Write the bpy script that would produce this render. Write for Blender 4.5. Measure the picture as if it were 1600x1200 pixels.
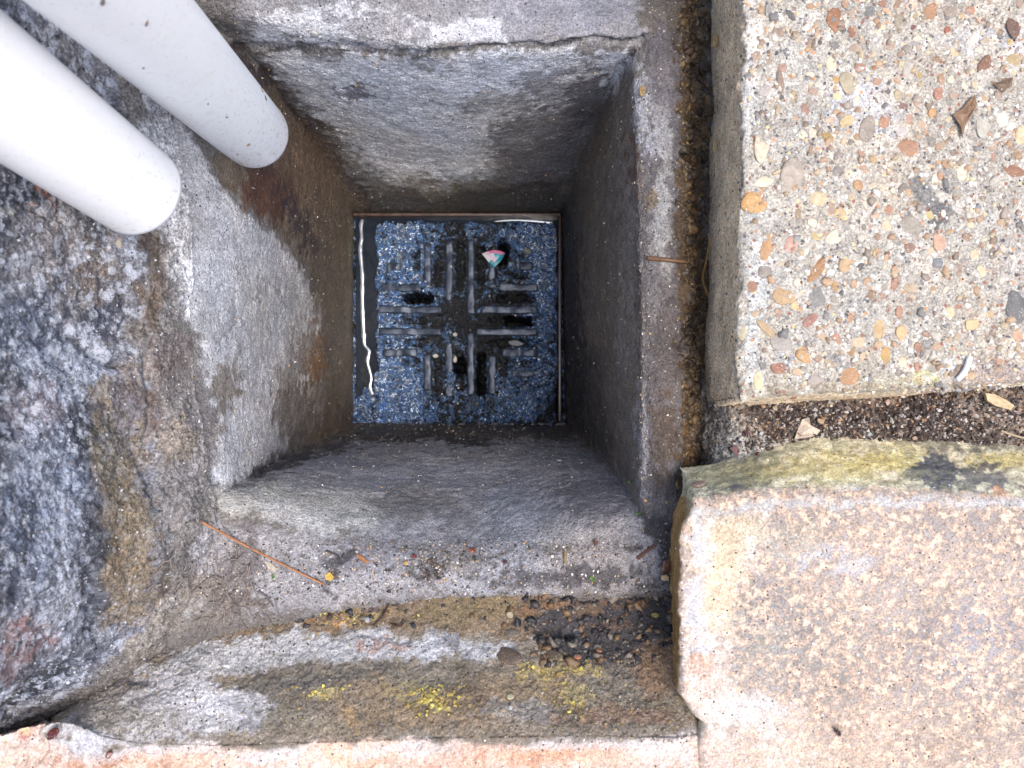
import bpy, bmesh, math, random
import numpy as np
from mathutils import Vector, Matrix

# ------------------------------------------------------------------ scene, camera, light
S = bpy.context.scene
for o in list(bpy.data.objects):
    bpy.data.objects.remove(o)
COL = S.collection
random.seed(7)
RNG = np.random.RandomState(11)

CAM_H = 0.56          # metres from the grate up to the lens
F = 1200.0            # focal length in photograph pixels (1600 wide)

cam_data = bpy.data.cameras.new("camera")
cam = bpy.data.objects.new("camera", cam_data)
COL.objects.link(cam)
cam.location = (0, 0, CAM_H)
cam.rotation_euler = (0, 0, 0)
cam_data.sensor_width = 36
cam_data.lens = 27
cam_data.clip_start = 0.005
cam_data.clip_end = 100
cam_data.dof.use_dof = True
cam_data.dof.focus_distance = 0.34
cam_data.dof.aperture_fstop = 20
S.camera = cam

SUN_EL, SUN_AZ = math.radians(72), math.radians(-24)   # azimuth measured from +x
world = bpy.data.worlds.new("World")
S.world = world
world.use_nodes = True
wn = world.node_tree
bg = wn.nodes.get("Background") or wn.nodes.new("ShaderNodeBackground")
sky = wn.nodes.new("ShaderNodeTexSky")
sky.sky_type = 'NISHITA'
sky.sun_disc = False
sky.sun_elevation = SUN_EL
sky.sun_rotation = math.pi / 2 - SUN_AZ
sky.air_density = 1.0
sky.dust_density = 3.0
wn.links.new(sky.outputs[0], bg.inputs[0])
bg.inputs[1].default_value = 0.15
sun_d = bpy.data.lights.new("sun", 'SUN')
sun_d.energy = 1.4
sun_d.angle = math.radians(32)
sun_d.color = (1.0, 0.93, 0.84)
sun = bpy.data.objects.new("sun", sun_d)
COL.objects.link(sun)
sd = Vector((math.cos(SUN_EL) * math.cos(SUN_AZ), math.cos(SUN_EL) * math.sin(SUN_AZ), math.sin(SUN_EL)))
sun.rotation_euler = sd.to_track_quat('Z', 'Y').to_euler()
sun.location = (0.5, -0.5, 2)
S.view_settings.view_transform = 'Standard'
S.view_settings.look = 'None'
S.view_settings.gamma = 1
S.view_settings.use_curve_mapping = False
S.view_settings.exposure = 1.08
S.render.engine = 'CYCLES'

# ------------------------------------------------------------------ small helpers
def P(px, py, d):
    return np.array([(px - 800) * d / F, (600 - py) * d / F, CAM_H - d])

def lin(c, k=1.0):
    out = []
    for v in c[:3]:
        v = v / 255.0
        v = v / 12.92 if v <= 0.04045 else ((v + 0.055) / 1.055) ** 2.4
        out.append(v * k)
    return np.array(out)

def tag(o, label=None, cat=None, group=None, kind=None):
    if label: o['label'] = label
    if cat: o['category'] = cat
    if group: o['group'] = group
    if kind: o['kind'] = kind
    return o

def empty(name, loc=(0, 0, 0)):
    o = bpy.data.objects.new(name, None)
    o.empty_display_size = 0.01
    o.location = loc
    COL.objects.link(o)
    return o

def link(name, me, parent=None, mat=None):
    o = bpy.data.objects.new(name, me)
    COL.objects.link(o)
    if mat: me.materials.append(mat)
    if parent is not None:
        o.parent = parent
        o.location = -parent.location + o.location
    return o

def hash3(ix, iy, iz, seed):
    h = (ix.astype(np.int64) * 374761393 + iy.astype(np.int64) * 668265263 + iz.astype(np.int64) * 2147483647 + seed * 974711) & 0xffffffff
    h = ((h ^ (h >> 13)) * 1274126177) & 0xffffffff
    h = ((h ^ (h >> 16)) * 2246822519) & 0xffffffff
    h = h ^ (h >> 15)
    return (h & 0xffff).astype(np.float32) / 32767.5 - 1.0

def vnoise(p, scale, seed=0):
    q = p * scale
    i = np.floor(q)
    f = (q - i).astype(np.float32)
    i = i.astype(np.int64)
    u = f * f * f * (f * (f * 6 - 15) + 10)
    r = 0
    for dx in (0, 1):
        wx = u[..., 0] if dx else 1 - u[..., 0]
        for dy in (0, 1):
            wy = u[..., 1] if dy else 1 - u[..., 1]
            for dz in (0, 1):
                wz = u[..., 2] if dz else 1 - u[..., 2]
                r = r + hash3(i[..., 0] + dx, i[..., 1] + dy, i[..., 2] + dz, seed) * wx * wy * wz
    return r

def fbm(p, scale, octv=4, seed=0, gain=0.55):
    a, r, t = 1.0, 0, 0
    for k in range(octv):
        r = r + a * vnoise(p + 3.7 * k, scale * 2.03 ** k, seed + k)
        t += a
        a *= gain
    return r / t * 1.6

def proj(V):
    d = CAM_H - V[..., 2]
    d = np.maximum(d, 0.02)
    return 800 + F * V[..., 0] / d, 600 - F * V[..., 1] / d

def sstep(a, b, x):
    t = np.clip((x - a) / (b - a), 0, 1)
    return t * t * (3 - 2 * t)

def sd_line(X, Y, pts):
    best = np.full(X.shape, 1e9)
    for (x0, y0), (x1, y1) in zip(pts[:-1], pts[1:]):
        dx, dy = x1 - x0, y1 - y0
        t = np.clip(((X - x0) * dx + (Y - y0) * dy) / (dx * dx + dy * dy + 1e-9), 0, 1)
        best = np.minimum(best, np.hypot(X - x0 - t * dx, Y - y0 - t * dy))
    return best

def sd_poly(X, Y, pts):
    d = sd_line(X, Y, list(pts) + [pts[0]])
    ins = np.zeros(X.shape, bool)
    n = len(pts)
    for i in range(n):
        (x0, y0), (x1, y1) = pts[i], pts[(i + 1) % n]
        c = ((y0 > Y) != (y1 > Y)) & (X < (x1 - x0) * (Y - y0) / ((y1 - y0) + 1e-9) + x0)
        ins ^= c
    return np.where(ins, -d, d)

def sd_ell(X, Y, cx, cy, rx, ry, ang=0):
    a = math.radians(ang)
    u = (X - cx) * math.cos(a) + (Y - cy) * math.sin(a)
    v = -(X - cx) * math.sin(a) + (Y - cy) * math.cos(a)
    return (np.hypot(u / rx, v / ry) - 1) * min(rx, ry)

def E(cx, cy, rx, ry, ang, col, op=1.0, soft=12, wet=None, rag=14):
    return ('e', (cx, cy, rx, ry, ang), col, op, soft, wet, rag)
def G(pts, col, op=1.0, soft=12, wet=None, rag=14):
    return ('p', pts, col, op, soft, wet, rag)
def L(pts, w, col, op=1.0, soft=6, wet=None, rag=6):
    return ('l', (pts, w), col, op, soft, wet, rag)

def paint(V, base, strokes, k=1.0, wet0=0.25, warp=9):
    """albedo of every vertex: the stains, dirt and pale dry patches of the real surface"""
    px, py = proj(V)
    sh = px.shape
    Vf = V.reshape(-1, 3)
    X, Y = px.ravel().copy(), py.ravel().copy()
    n1 = fbm(Vf, 90, 4, 21); n2 = fbm(Vf, 90, 4, 37); n3 = fbm(Vf, 260, 4, 53)
    X += n1 * warp; Y += n2 * warp
    col = np.tile(lin(base, k), (X.size, 1))
    wet = np.full(X.size, wet0)
    for kind, g, c, op, soft, w, rag in strokes:
        if kind == 'e':
            m = max(g[2], g[3]) + soft + rag + 20
            bb = (g[0] - m, g[0] + m, g[1] - m, g[1] + m)
        else:
            pts = g if kind == 'p' else g[0]
            m = soft + rag + 20 + (0 if kind == 'p' else g[1])
            xs = [q[0] for q in pts]; ys = [q[1] for q in pts]
            bb = (min(xs) - m, max(xs) + m, min(ys) - m, max(ys) + m)
        idx = np.nonzero((X > bb[0]) & (X < bb[1]) & (Y > bb[2]) & (Y < bb[3]))[0]
        if idx.size == 0: continue
        x, y = X[idx], Y[idx]
        if kind == 'e': s = sd_ell(x, y, *g)
        elif kind == 'p': s = sd_poly(x, y, g)
        else: s = sd_line(x, y, g[0]) - g[1] / 2
        s = s + rag * n3[idx] * 1.15
        soft = soft * .55
        a = (1 - sstep(-soft, soft, s)) * op
        col[idx] = col[idx] * (1 - a[:, None]) + lin(c, k)[None] * a[:, None]
        if w is not None:
            wet[idx] = wet[idx] * (1 - a) + w * a
    mot = 1 + 0.12 * fbm(Vf, 45, 3, 71) + 0.14 * n3 + 0.16 * fbm(Vf, 700, 3, 73)
    col = np.clip(col * mot[:, None], 0.008, 0.85)
    warm = fbm(Vf, 30, 3, 91)
    col[:, 0] *= 1 + 0.05 * warm; col[:, 2] *= 1 - 0.06 * warm
    wet = np.clip(wet + 0.15 * n1, 0, 1)
    return col.reshape(sh + (3,)), wet.reshape(sh)

def grid_normals(V, closed=False):
    if closed:
        W = np.concatenate([V[:, -1:], V, V[:, :1]], 1)
        du = np.gradient(W, axis=1)[:, 1:-1]
    else:
        du = np.gradient(V, axis=1)
    dv = np.gradient(V, axis=0)
    n = np.cross(du, dv)
    ln = np.linalg.norm(n, axis=-1, keepdims=True)
    n = n / np.maximum(ln, 1e-12)
    toc = np.array([0, 0, CAM_H]) - V
    if np.sum(n * toc) < 0: n = -n
    return n

SURF = []     # (positions, normals) of finished grids, for laying debris on them
def register(V):
    n = grid_normals(V)
    SURF.append((V.reshape(-1, 3), n.reshape(-1, 3)))

def grid_mesh(name, V, col=None, wet=None, mat=None, parent=None):
    M, N = V.shape[:2]
    me = bpy.data.meshes.new(name)
    me.vertices.add(M * N)
    off = np.array(parent.location) if parent is not None else np.zeros(3)
    me.vertices.foreach_set('co', (V - off).astype(np.float32).ravel())
    i = np.arange(M * N).reshape(M, N)
    q = np.stack([i[:-1, :-1], i[:-1, 1:], i[1:, 1:], i[1:, :-1]], -1).reshape(-1, 4)
    k = q[len(q) // 2]
    n = grid_normals(V)
    P_ = V.reshape(-1, 3)
    mid = q[::max(1, len(q) // 500)]
    fn = np.cross(P_[mid[:, 1]] - P_[mid[:, 0]], P_[mid[:, 3]] - P_[mid[:, 0]])
    if np.sum(fn * n.reshape(-1, 3)[mid[:, 0]]) < 0:
        q = q[:, ::-1]
    me.loops.add(q.size)
    me.loops.foreach_set('vertex_index', q.astype(np.int32).ravel())
    me.polygons.add(len(q))
    me.polygons.foreach_set('loop_start', np.arange(0, q.size, 4, dtype=np.int32))
    me.polygons.foreach_set('use_smooth', np.ones(len(q), bool))
    if col is not None:
        at = me.attributes.new('Col', 'FLOAT_COLOR', 'POINT')
        c4 = np.ones((M * N, 4), np.float32); c4[:, :col.shape[-1]] = col.reshape(-1, col.shape[-1])
        at.data.foreach_set('color', c4.ravel())
        aw = me.attributes.new('Wet', 'FLOAT', 'POINT')
        aw.data.foreach_set('value', wet.astype(np.float32).ravel())
    me.update(calc_edges=True)
    o = bpy.data.objects.new(name, me)
    COL.objects.link(o)
    if mat: me.materials.append(mat)
    if parent is not None: o.parent = parent
    return o

def tri_mesh(name, V, T, cols=None, mat=None, parent=None, smooth=False):
    me = bpy.data.meshes.new(name)
    off = np.array(parent.location) if parent is not None else np.zeros(3)
    me.vertices.add(len(V)); me.vertices.foreach_set('co', (V - off).astype(np.float32).ravel())
    me.loops.add(T.size); me.loops.foreach_set('vertex_index', T.astype(np.int32).ravel())
    me.polygons.add(len(T)); me.polygons.foreach_set('loop_start', np.arange(0, T.size, T.shape[1], dtype=np.int32))
    me.polygons.foreach_set('use_smooth', np.full(len(T), smooth))
    if cols is not None:
        at = me.attributes.new('Col', 'FLOAT_COLOR', 'POINT')
        c4 = np.ones((len(V), 4), np.float32); c4[:, :3] = cols
        at.data.foreach_set('color', c4.ravel())
    me.update(calc_edges=True)
    o = bpy.data.objects.new(name, me)
    COL.objects.link(o)
    if mat: me.materials.append(mat)
    if parent is not None: o.parent = parent
    return o

def resample(pts, n, smooth=True):
    """n points along control points, evenly in arc length (catmull-rom when smooth)"""
    pts = np.asarray(pts, float)
    if smooth and len(pts) > 2:
        Q = np.vstack([2 * pts[0] - pts[1], pts, 2 * pts[-1] - pts[-2]])
        out = []
        for i in range(1, len(Q) - 2):
            for t in np.linspace(0, 1, 24, endpoint=False):
                p0, p1, p2, p3 = Q[i - 1:i + 3]
                out.append(0.5 * ((2 * p1) + (-p0 + p2) * t + (2 * p0 - 5 * p1 + 4 * p2 - p3) * t * t + (-p0 + 3 * p1 - 3 * p2 + p3) * t ** 3))
        out.append(pts[-1]); pts = np.array(out)
    s = np.r_[0, np.cumsum(np.linalg.norm(np.diff(pts, axis=0), axis=1))]
    t = np.linspace(0, s[-1], n)
    return np.stack([np.interp(t, s, pts[:, j]) for j in range(pts.shape[1])], 1)

def spline_rows(rows, m):
    """rows: (K,N,3) control loops -> (m,N,3) smooth interpolation across K, even in mean arc length"""
    rows = np.asarray(rows, float)
    Q = np.concatenate([2 * rows[:1] - rows[1:2], rows, 2 * rows[-1:] - rows[-2:-1]])
    out = []
    for i in range(1, len(Q) - 2):
        for t in np.linspace(0, 1, 20, endpoint=False):
            p0, p1, p2, p3 = Q[i - 1:i + 3]
            out.append(0.5 * ((2 * p1) + (-p0 + p2) * t + (2 * p0 - 5 * p1 + 4 * p2 - p3) * t * t + (-p0 + 3 * p1 - 3 * p2 + p3) * t ** 3))
    out.append(rows[-1]); out = np.array(out)
    s = np.r_[0, np.cumsum(np.linalg.norm(np.diff(out, axis=0), axis=2).mean(1))]
    t = np.linspace(0, s[-1], m)
    j = np.clip(np.searchsorted(s, t, 'right') - 1, 0, len(s) - 2)
    f = ((t - s[j]) / (s[j + 1] - s[j]))[:, None, None]
    return out[j] * (1 - f) + out[j + 1] * f

def roughen(V, n, big=0.0012, mid=0.0005, small=0.00022, pits=0.0, seed=0, grooves=(), bs=55):
    Vf = V.reshape(-1, 3)
    h = big * fbm(Vf, bs, 3, 5 + seed) + mid * fbm(Vf, 260, 3, 15 + seed) + small * fbm(Vf, 900, 2, 25 + seed)
    if pits:
        c = fbm(Vf, 150, 3, 77 + seed)
        h = h - pits * sstep(0.45, 0.9, c)
    px, py = proj(V)
    X = px.ravel() + 6 * fbm(Vf, 200, 3, 3); Y = py.ravel() + 6 * fbm(Vf, 200, 3, 4)
    for g in grooves:
        s = sd_line(X, Y, g[0])
        h = h - g[2] * np.exp(-(s / g[1]) ** 2)
    return V + n * h.reshape(V.shape[:2])[..., None]

# ------------------------------------------------------------------ materials
def new_mat(name):
    m = bpy.data.materials.new(name)
    m.use_nodes = True
    nt = m.node_tree
    return m, nt, nt.nodes["Principled BSDF"]

def N(nt, t, **kw):
    n = nt.nodes.new(t)
    for k, v in kw.items():
        if k.startswith('i_'):
            n.inputs[k[2:].replace('_', ' ')].default_value = v
        else:
            setattr(n, k, v)
    return n

def math_n(nt, op, a, b=None, clamp=False):
    n = nt.nodes.new('ShaderNodeMath'); n.operation = op; n.use_clamp = clamp
    for i, v in enumerate((a, b)):
        if v is None: continue
        if isinstance(v, (int, float)): n.inputs[i].default_value = v
        else: nt.links.new(v, n.inputs[i])
    return n.outputs[0]

def mix(nt, fac, a, b, mode='MIX'):
    n = nt.nodes.new('ShaderNodeMix'); n.data_type = 'RGBA'; n.blend_type = mode
    for s, v in ((n.inputs[0], fac), (n.inputs[6], a), (n.inputs[7], b)):
        if hasattr(v, 'type') or hasattr(v, 'is_output'): nt.links.new(v, s)
        elif isinstance(v, (int, float)): s.default_value = v
        else: s.default_value = tuple(v) + ((1,) if len(v) == 3 else ())
    return n.outputs[2]

def ramp(nt, fac, stops):
    n = nt.nodes.new('ShaderNodeValToRGB')
    el = n.color_ramp.elements
    while len(el) < len(stops): el.new(0.5)
    for e, (p, c) in zip(el, stops):
        e.position = p
        e.color = (c, c, c, 1) if isinstance(c, (int, float)) else tuple(c) + (1,)
    nt.links.new(fac, n.inputs[0])
    return n.outputs[0]

def noise(nt, vec, scale, detail=4, rough=0.6, dist=0.0):
    n = N(nt, 'ShaderNodeTexNoise')
    n.inputs['Scale'].default_value = scale; n.inputs['Detail'].default_value = detail
    n.inputs['Roughness'].default_value = rough; n.inputs['Distortion'].default_value = dist
    nt.links.new(vec, n.inputs['Vector'])
    return n

def voro(nt, vec, scale, feature='F1'):
    n = N(nt, 'ShaderNodeTexVoronoi'); n.feature = feature
    n.inputs['Scale'].default_value = scale
    nt.links.new(vec, n.inputs['Vector'])
    return n

def cement_mat(name, speck=0.5, dark=0.5, rough=(0.85, 0.38), bump=0.5, contrast=0.35, spec=0.5, coat=0.0,
               crust=0.0, chips=None, chip_scale=700, chip_amt=0.3, fine=1250, speckcol=(0.40, 0.39, 0.37)):
    m, nt, b = new_mat(name)
    geo = N(nt, 'ShaderNodeNewGeometry'); vec = geo.outputs['Position']
    at = N(nt, 'ShaderNodeAttribute', attribute_name='Col')
    aw = N(nt, 'ShaderNodeAttribute', attribute_name='Wet')
    n1 = noise(nt, vec, fine, 2, 0.8)
    n2 = noise(nt, vec, 420, 7, 0.8, 0.0)
    n3 = noise(nt, vec, 95, 6, 0.6)
    f = math_n(nt, 'ADD', math_n(nt, 'MULTIPLY', n1.outputs[0], 0.6), math_n(nt, 'MULTIPLY', n2.outputs[0], 0.4))
    v = ramp(nt, f, [(0.34, max(0.05, 1 - contrast * 1.6)), (0.5, 0.96), (0.66, 1 + contrast * 2.0)])
    c = mix(nt, 1.0, at.outputs['Color'], v, 'MULTIPLY')
    v3 = ramp(nt, n3.outputs[0], [(0.3, 0.78), (0.55, 1.0), (0.75, 1.18)])
    c = mix(nt, 1.0, c, v3, 'MULTIPLY')
    if crust:
        k1 = noise(nt, vec, 130, 9, 0.72, 0.3); k2 = noise(nt, vec, 210, 8, 0.75, 0.2)
        off_ = N(nt, 'ShaderNodeVectorMath', operation='ADD'); nt.links.new(vec, off_.inputs[0]); off_.inputs[1].default_value = (3.1, 1.7, .4)
        nt.links.new(off_.outputs[0], k2.inputs['Vector'])
        c = mix(nt, math_n(nt, 'MULTIPLY', ramp(nt, k1.outputs[0], [(0.50, 0.0), (0.57, 1.0)]), math_n(nt, 'MULTIPLY', at.outputs['Alpha'], crust)), c, lin((44, 48, 60)))
        c = mix(nt, math_n(nt, 'MULTIPLY', ramp(nt, k2.outputs[0], [(0.50, 0.0), (0.57, 1.0)]), math_n(nt, 'MULTIPLY', at.outputs['Alpha'], crust)), c, lin((196, 201, 214)))
    # embedded sand grains of different colours
    vo = voro(nt, vec, chip_scale)
    hs = N(nt, 'ShaderNodeSeparateColor'); nt.links.new(vo.outputs['Color'], hs.inputs[0])
    if chips:
        ch = N(nt, 'ShaderNodeValToRGB'); ch.color_ramp.interpolation = 'CONSTANT'
        el = ch.color_ramp.elements
        while len(el) < len(chips): el.new(0.5)
        for i, (e, cc) in enumerate(zip(el, chips)):
            e.position = i / len(chips); e.color = tuple(cc) + (1,)
        nt.links.new(hs.outputs[0], ch.inputs[0])
        g = math_n(nt, 'LESS_THAN', hs.outputs[1], chip_amt)
        g2 = ramp(nt, vo.outputs['Distance'], [(0.35, 1.0), (0.5, 0.0)])
        c = mix(nt, math_n(nt, 'MULTIPLY', g, g2), c, ch.outputs[0])
    # pale and dark specks
    vs = voro(nt, vec, 520)
    s2 = N(nt, 'ShaderNodeSeparateColor'); nt.links.new(vs.outputs['Color'], s2.inputs[0])
    near = math_n(nt, 'LESS_THAN', vs.outputs['Distance'], 0.2)
    isw = math_n(nt, 'LESS_THAN', s2.outputs[0], 0.06 * speck)
    isd = math_n(nt, 'GREATER_THAN', s2.outputs[0], 1 - 0.12 * dark)
    c = mix(nt, math_n(nt, 'MULTIPLY', near, isw), c, speckcol)
    c = mix(nt, math_n(nt, 'MULTIPLY', near, isd), c, (0.02, 0.018, 0.016))
    nt.links.new(c, b.inputs['Base Color'])
    r = math_n(nt, 'ADD', math_n(nt, 'MULTIPLY', aw.outputs['Fac'], rough[1] - rough[0]), rough[0])
    r = math_n(nt, 'ADD', r, math_n(nt, 'MULTIPLY', math_n(nt, 'SUBTRACT', n2.outputs[0], 0.5), 0.35), True)
    nt.links.new(r, b.inputs['Roughness'])
    b.inputs['Specular IOR Level'].default_value = spec
    n4 = noise(nt, vec, fine * 2.1, 2, 0.6)
    hgt = math_n(nt, 'ADD', math_n(nt, 'MULTIPLY', n1.outputs[0], 0.8), math_n(nt, 'MULTIPLY', n2.outputs[0], 0.22))
    hgt = math_n(nt, 'ADD', hgt, math_n(nt, 'MULTIPLY', n4.outputs[0], 0.45))
    hgt = math_n(nt, 'SUBTRACT', hgt, math_n(nt, 'MULTIPLY', vo.outputs['Distance'], 0.35))
    bp = N(nt, 'ShaderNodeBump'); bp.inputs['Strength'].default_value = bump
    bp.inputs['Distance'].default_value = 0.0010
    nt.links.new(hgt, bp.inputs['Height'])
    nt.links.new(bp.outputs[0], b.inputs['Normal'])
    if coat:
        b.inputs['Coat Weight'].default_value = coat
        b.inputs['Coat Roughness'].default_value = 0.12
    return m

M_mortar = cement_mat('mortar', speck=1.2, dark=1.4, rough=(0.75, 0.28), bump=1.0, contrast=0.42, spec=0.6)
M_wall = cement_mat('house_masonry', speck=1.6, dark=0.8, rough=(0.8, 0.3), bump=0.9, contrast=0.55, spec=0.6, fine=850, crust=0.6)
SLABCH = [lin((235, 232, 222)), lin((180, 170, 155)), lin((200, 150, 110)), lin((120, 118, 120)), lin((240, 238, 232)), lin((150, 105, 85)), lin((215, 195, 150)), lin((90, 88, 90))]
M_slab = cement_mat('slab_concrete', speck=1.6, dark=1.3, rough=(0.8, 0.5), bump=1.0, contrast=0.40, chips=SLABCH, chip_scale=620, chip_amt=0.26, speckcol=(0.75, 0.73, 0.68))
M_soil = cement_mat('joint_dirt', speck=2.0, dark=1.0, rough=(0.85, 0.35), bump=1.0, contrast=0.6, spec=0.6, chips=[lin((200, 190, 180)), lin((110, 95, 85)), lin((60, 45, 40)), lin((150, 125, 100))], chip_scale=750, chip_amt=0.35, fine=900)

def attr_mat(name, rough=0.6, spec=0.5, var=0.25, bump=0.3):
    m, nt, b = new_mat(name)
    geo = N(nt, 'ShaderNodeNewGeometry')
    at = N(nt, 'ShaderNodeAttribute', attribute_name='Col')
    n1 = noise(nt, geo.outputs['Position'], 1500, 3, 0.6)
    v = ramp(nt, n1.outputs[0], [(0.3, 1 - var), (0.7, 1 + var)])
    nt.links.new(mix(nt, 1.0, at.outputs['Color'], v, 'MULTIPLY'), b.inputs['Base Color'])
    b.inputs['Roughness'].default_value = rough
    b.inputs['Specular IOR Level'].default_value = spec
    bp = N(nt, 'ShaderNodeBump'); bp.inputs['Strength'].default_value = bump; bp.inputs['Distance'].default_value = 0.0004
    nt.links.new(n1.outputs[0], bp.inputs['Height']); nt.links.new(bp.outputs[0], b.inputs['Normal'])
    return m
M_grit = attr_mat('grit', 0.55, 0.5)
M_wetgrit = attr_mat('wet_grit', 0.18, 0.9)

def stone_mat(name, rough=0.55):
    m, nt, b = new_mat(name)
    oi = N(nt, 'ShaderNodeObjectInfo')
    geo = N(nt, 'ShaderNodeNewGeometry')
    n1 = noise(nt, geo.outputs['Position'], 420, 6, 0.65, 0.6)
    n2 = noise(nt, geo.outputs['Position'], 1600, 3, 0.6)
    v = ramp(nt, n1.outputs[0], [(0.28, 0.68), (0.5, 1.0), (0.72, 1.3)])
    c = mix(nt, 1.0, oi.outputs['Color'], v, 'MULTIPLY')
    pale = ramp(nt, n2.outputs[0], [(0.58, 0.0), (0.72, 0.5)])
    c = mix(nt, pale, c, lin((222, 214, 200)))
    nt.links.new(c, b.inputs['Base Color'])
    b.inputs['Roughness'].default_value = rough
    b.inputs['Specular IOR Level'].default_value = 0.45
    bp = N(nt, 'ShaderNodeBump'); bp.inputs['Strength'].default_value = 0.35; bp.inputs['Distance'].default_value = 0.0006
    nt.links.new(n1.outputs[0], bp.inputs['Height']); nt.links.new(bp.outputs[0], b.inputs['Normal'])
    return m
M_stone = stone_mat('pebble_stone')
M_glossy = stone_mat('glossy_seed', 0.22)

def brick_mat():
    m, nt, b = new_mat('weathered_brick')
    geo = N(nt, 'ShaderNodeNewGeometry'); vec = geo.outputs['Position']
    at = N(nt, 'ShaderNodeAttribute', attribute_name='Col')
    aw = N(nt, 'ShaderNodeAttribute', attribute_name='Wet')
    n1 = noise(nt, vec, 380, 6, 0.72, 0.25)
    n2 = noise(nt, vec, 1300, 3, 0.75)
    n3 = noise(nt, vec, 230, 5, 0.6, 0.5)
    # tan sand clots standing on the grey matrix; Wet carries how exposed they are
    msk = ramp(nt, math_n(nt, 'ADD', n1.outputs[0], math_n(nt, 'MULTIPLY', math_n(nt, 'SUBTRACT', n3.outputs[0], 0.5), 0.25)), [(0.44, 0.0), (0.58, 1.0)])
    tan = mix(nt, n3.outputs[0], lin((226, 182, 146)), lin((240, 218, 198)))
    c = mix(nt, math_n(nt, 'MULTIPLY', msk, aw.outputs['Fac']), at.outputs['Color'], tan)
    v = ramp(nt, n2.outputs[0], [(0.34, 0.55), (0.5, 0.95), (0.66, 1.25)])
    c = mix(nt, 1.0, c, v, 'MULTIPLY')
    vs = voro(nt, vec, 600)
    s2 = N(nt, 'ShaderNodeSeparateColor'); nt.links.new(vs.outputs['Color'], s2.inputs[0])
    near = math_n(nt, 'LESS_THAN', vs.outputs['Distance'], 0.24)
    c = mix(nt, math_n(nt, 'MULTIPLY', near, math_n(nt, 'GREATER_THAN', s2.outputs[0], 0.9)), c, lin((95, 85, 80)))
    c = mix(nt, math_n(nt, 'MULTIPLY', near, math_n(nt, 'LESS_THAN', s2.outputs[0], 0.08)), c, lin((245, 240, 235)))
    nt.links.new(c, b.inputs['Base Color'])
    b.inputs['Roughness'].default_value = 0.8
    b.inputs['Specular IOR Level'].default_value = 0.35
    hg = math_n(nt, 'ADD', math_n(nt, 'MULTIPLY', msk, 0.8), n2.outputs[0])
    bp = N(nt, 'ShaderNodeBump'); bp.inputs['Strength'].default_value = 0.7; bp.inputs['Distance'].default_value = 0.0008
    nt.links.new(hg, bp.inputs['Height']); nt.links.new(bp.outputs[0], b.inputs['Normal'])
    return m
M_brick = brick_mat()

def iron_mat(name, base=(0.012, 0.014, 0.018), silt=True):
    m, nt, b = new_mat(name)
    geo = N(nt, 'ShaderNodeNewGeometry'); vec = geo.outputs['Position']
    n1 = noise(nt, vec, 210, 5, 0.62, 0.9)
    n2 = noise(nt, vec, 1100, 3, 0.6)
    n3 = noise(nt, vec, 110, 4, 0.6)
    n5 = noise(nt, vec, 240, 5, 0.7, 0.8)
    aw = N(nt, 'ShaderNodeAttribute', attribute_name='Wet')
    siltm = ramp(nt, n1.outputs[0], [(0.50, 0.0), (0.62, 1.0)])
    c = mix(nt, siltm, (0.03, 0.04, 0.06), lin((34, 32, 32)))
    film = ramp(nt, math_n(nt, 'ADD', n5.outputs[0], math_n(nt, 'MULTIPLY', math_n(nt, 'SUBTRACT', aw.outputs['Fac'], 0.5), 0.42)), [(0.50, 0.0), (0.60, 1.0)])
    met = math_n(nt, 'MULTIPLY', film, math_n(nt, 'SUBTRACT', 1.0, math_n(nt, 'MULTIPLY', siltm, 0.75)))
    n6 = noise(nt, vec, 360, 4, 0.65, 1.6)
    glint_mask = ramp(nt, math_n(nt, 'ADD', n6.outputs[0], math_n(nt, 'MULTIPLY', aw.outputs['Fac'], 0.10)), [(0.635, 0.0), (0.665, 1.0)])
    sky_tint = mix(nt, glint_mask, (0.13, 0.25, 0.50), (0.82, 0.92, 1.0))  # blue sky reflection and white glints painted into the film colour
    c = mix(nt, met, mix(nt, siltm, base, lin((26, 26, 28))), sky_tint)
    nt.links.new(c, b.inputs['Base Color'])
    nt.links.new(math_n(nt, 'MULTIPLY', met, 0.9), b.inputs['Metallic'])
    b.inputs['Roughness'].default_value = 0.10
    b.inputs['Specular IOR Level'].default_value = 0.4
    b.inputs['IOR'].default_value = 1.5
    bp = N(nt, 'ShaderNodeBump'); bp.inputs['Strength'].default_value = 1.0; bp.inputs['Distance'].default_value = 0.0024
    h = math_n(nt, 'ADD', math_n(nt, 'ADD', n1.outputs[0], math_n(nt, 'MULTIPLY', n2.outputs[0], 0.12)), math_n(nt, 'MULTIPLY', n5.outputs[0], 0.8))
    nt.links.new(h, bp.inputs['Height'])
    nt.links.new(bp.outputs[0], b.inputs['Normal'])
    return m
M_iron = iron_mat('wet_silted_iron')
def bar_mat():
    m, nt, b = new_mat('wet_iron_bar')
    geo = N(nt, 'ShaderNodeNewGeometry')
    n1 = noise(nt, geo.outputs['Position'], 500, 4, 0.6)
    c = mix(nt, n1.outputs[0], (0.006, 0.009, 0.016), (0.06, 0.08, 0.125))
    nt.links.new(c, b.inputs['Base Color'])
    b.inputs['Roughness'].default_value = 0.3; b.inputs['Specular IOR Level'].default_value = 0.35
    b.inputs['Metallic'].default_value = 0.35
    bp = N(nt, 'ShaderNodeBump'); bp.inputs['Strength'].default_value = 0.5; bp.inputs['Distance'].default_value = 0.0006
    nt.links.new(n1.outputs[0], bp.inputs['Height']); nt.links.new(bp.outputs[0], b.inputs['Normal'])
    return m
M_bar = bar_mat()

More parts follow.
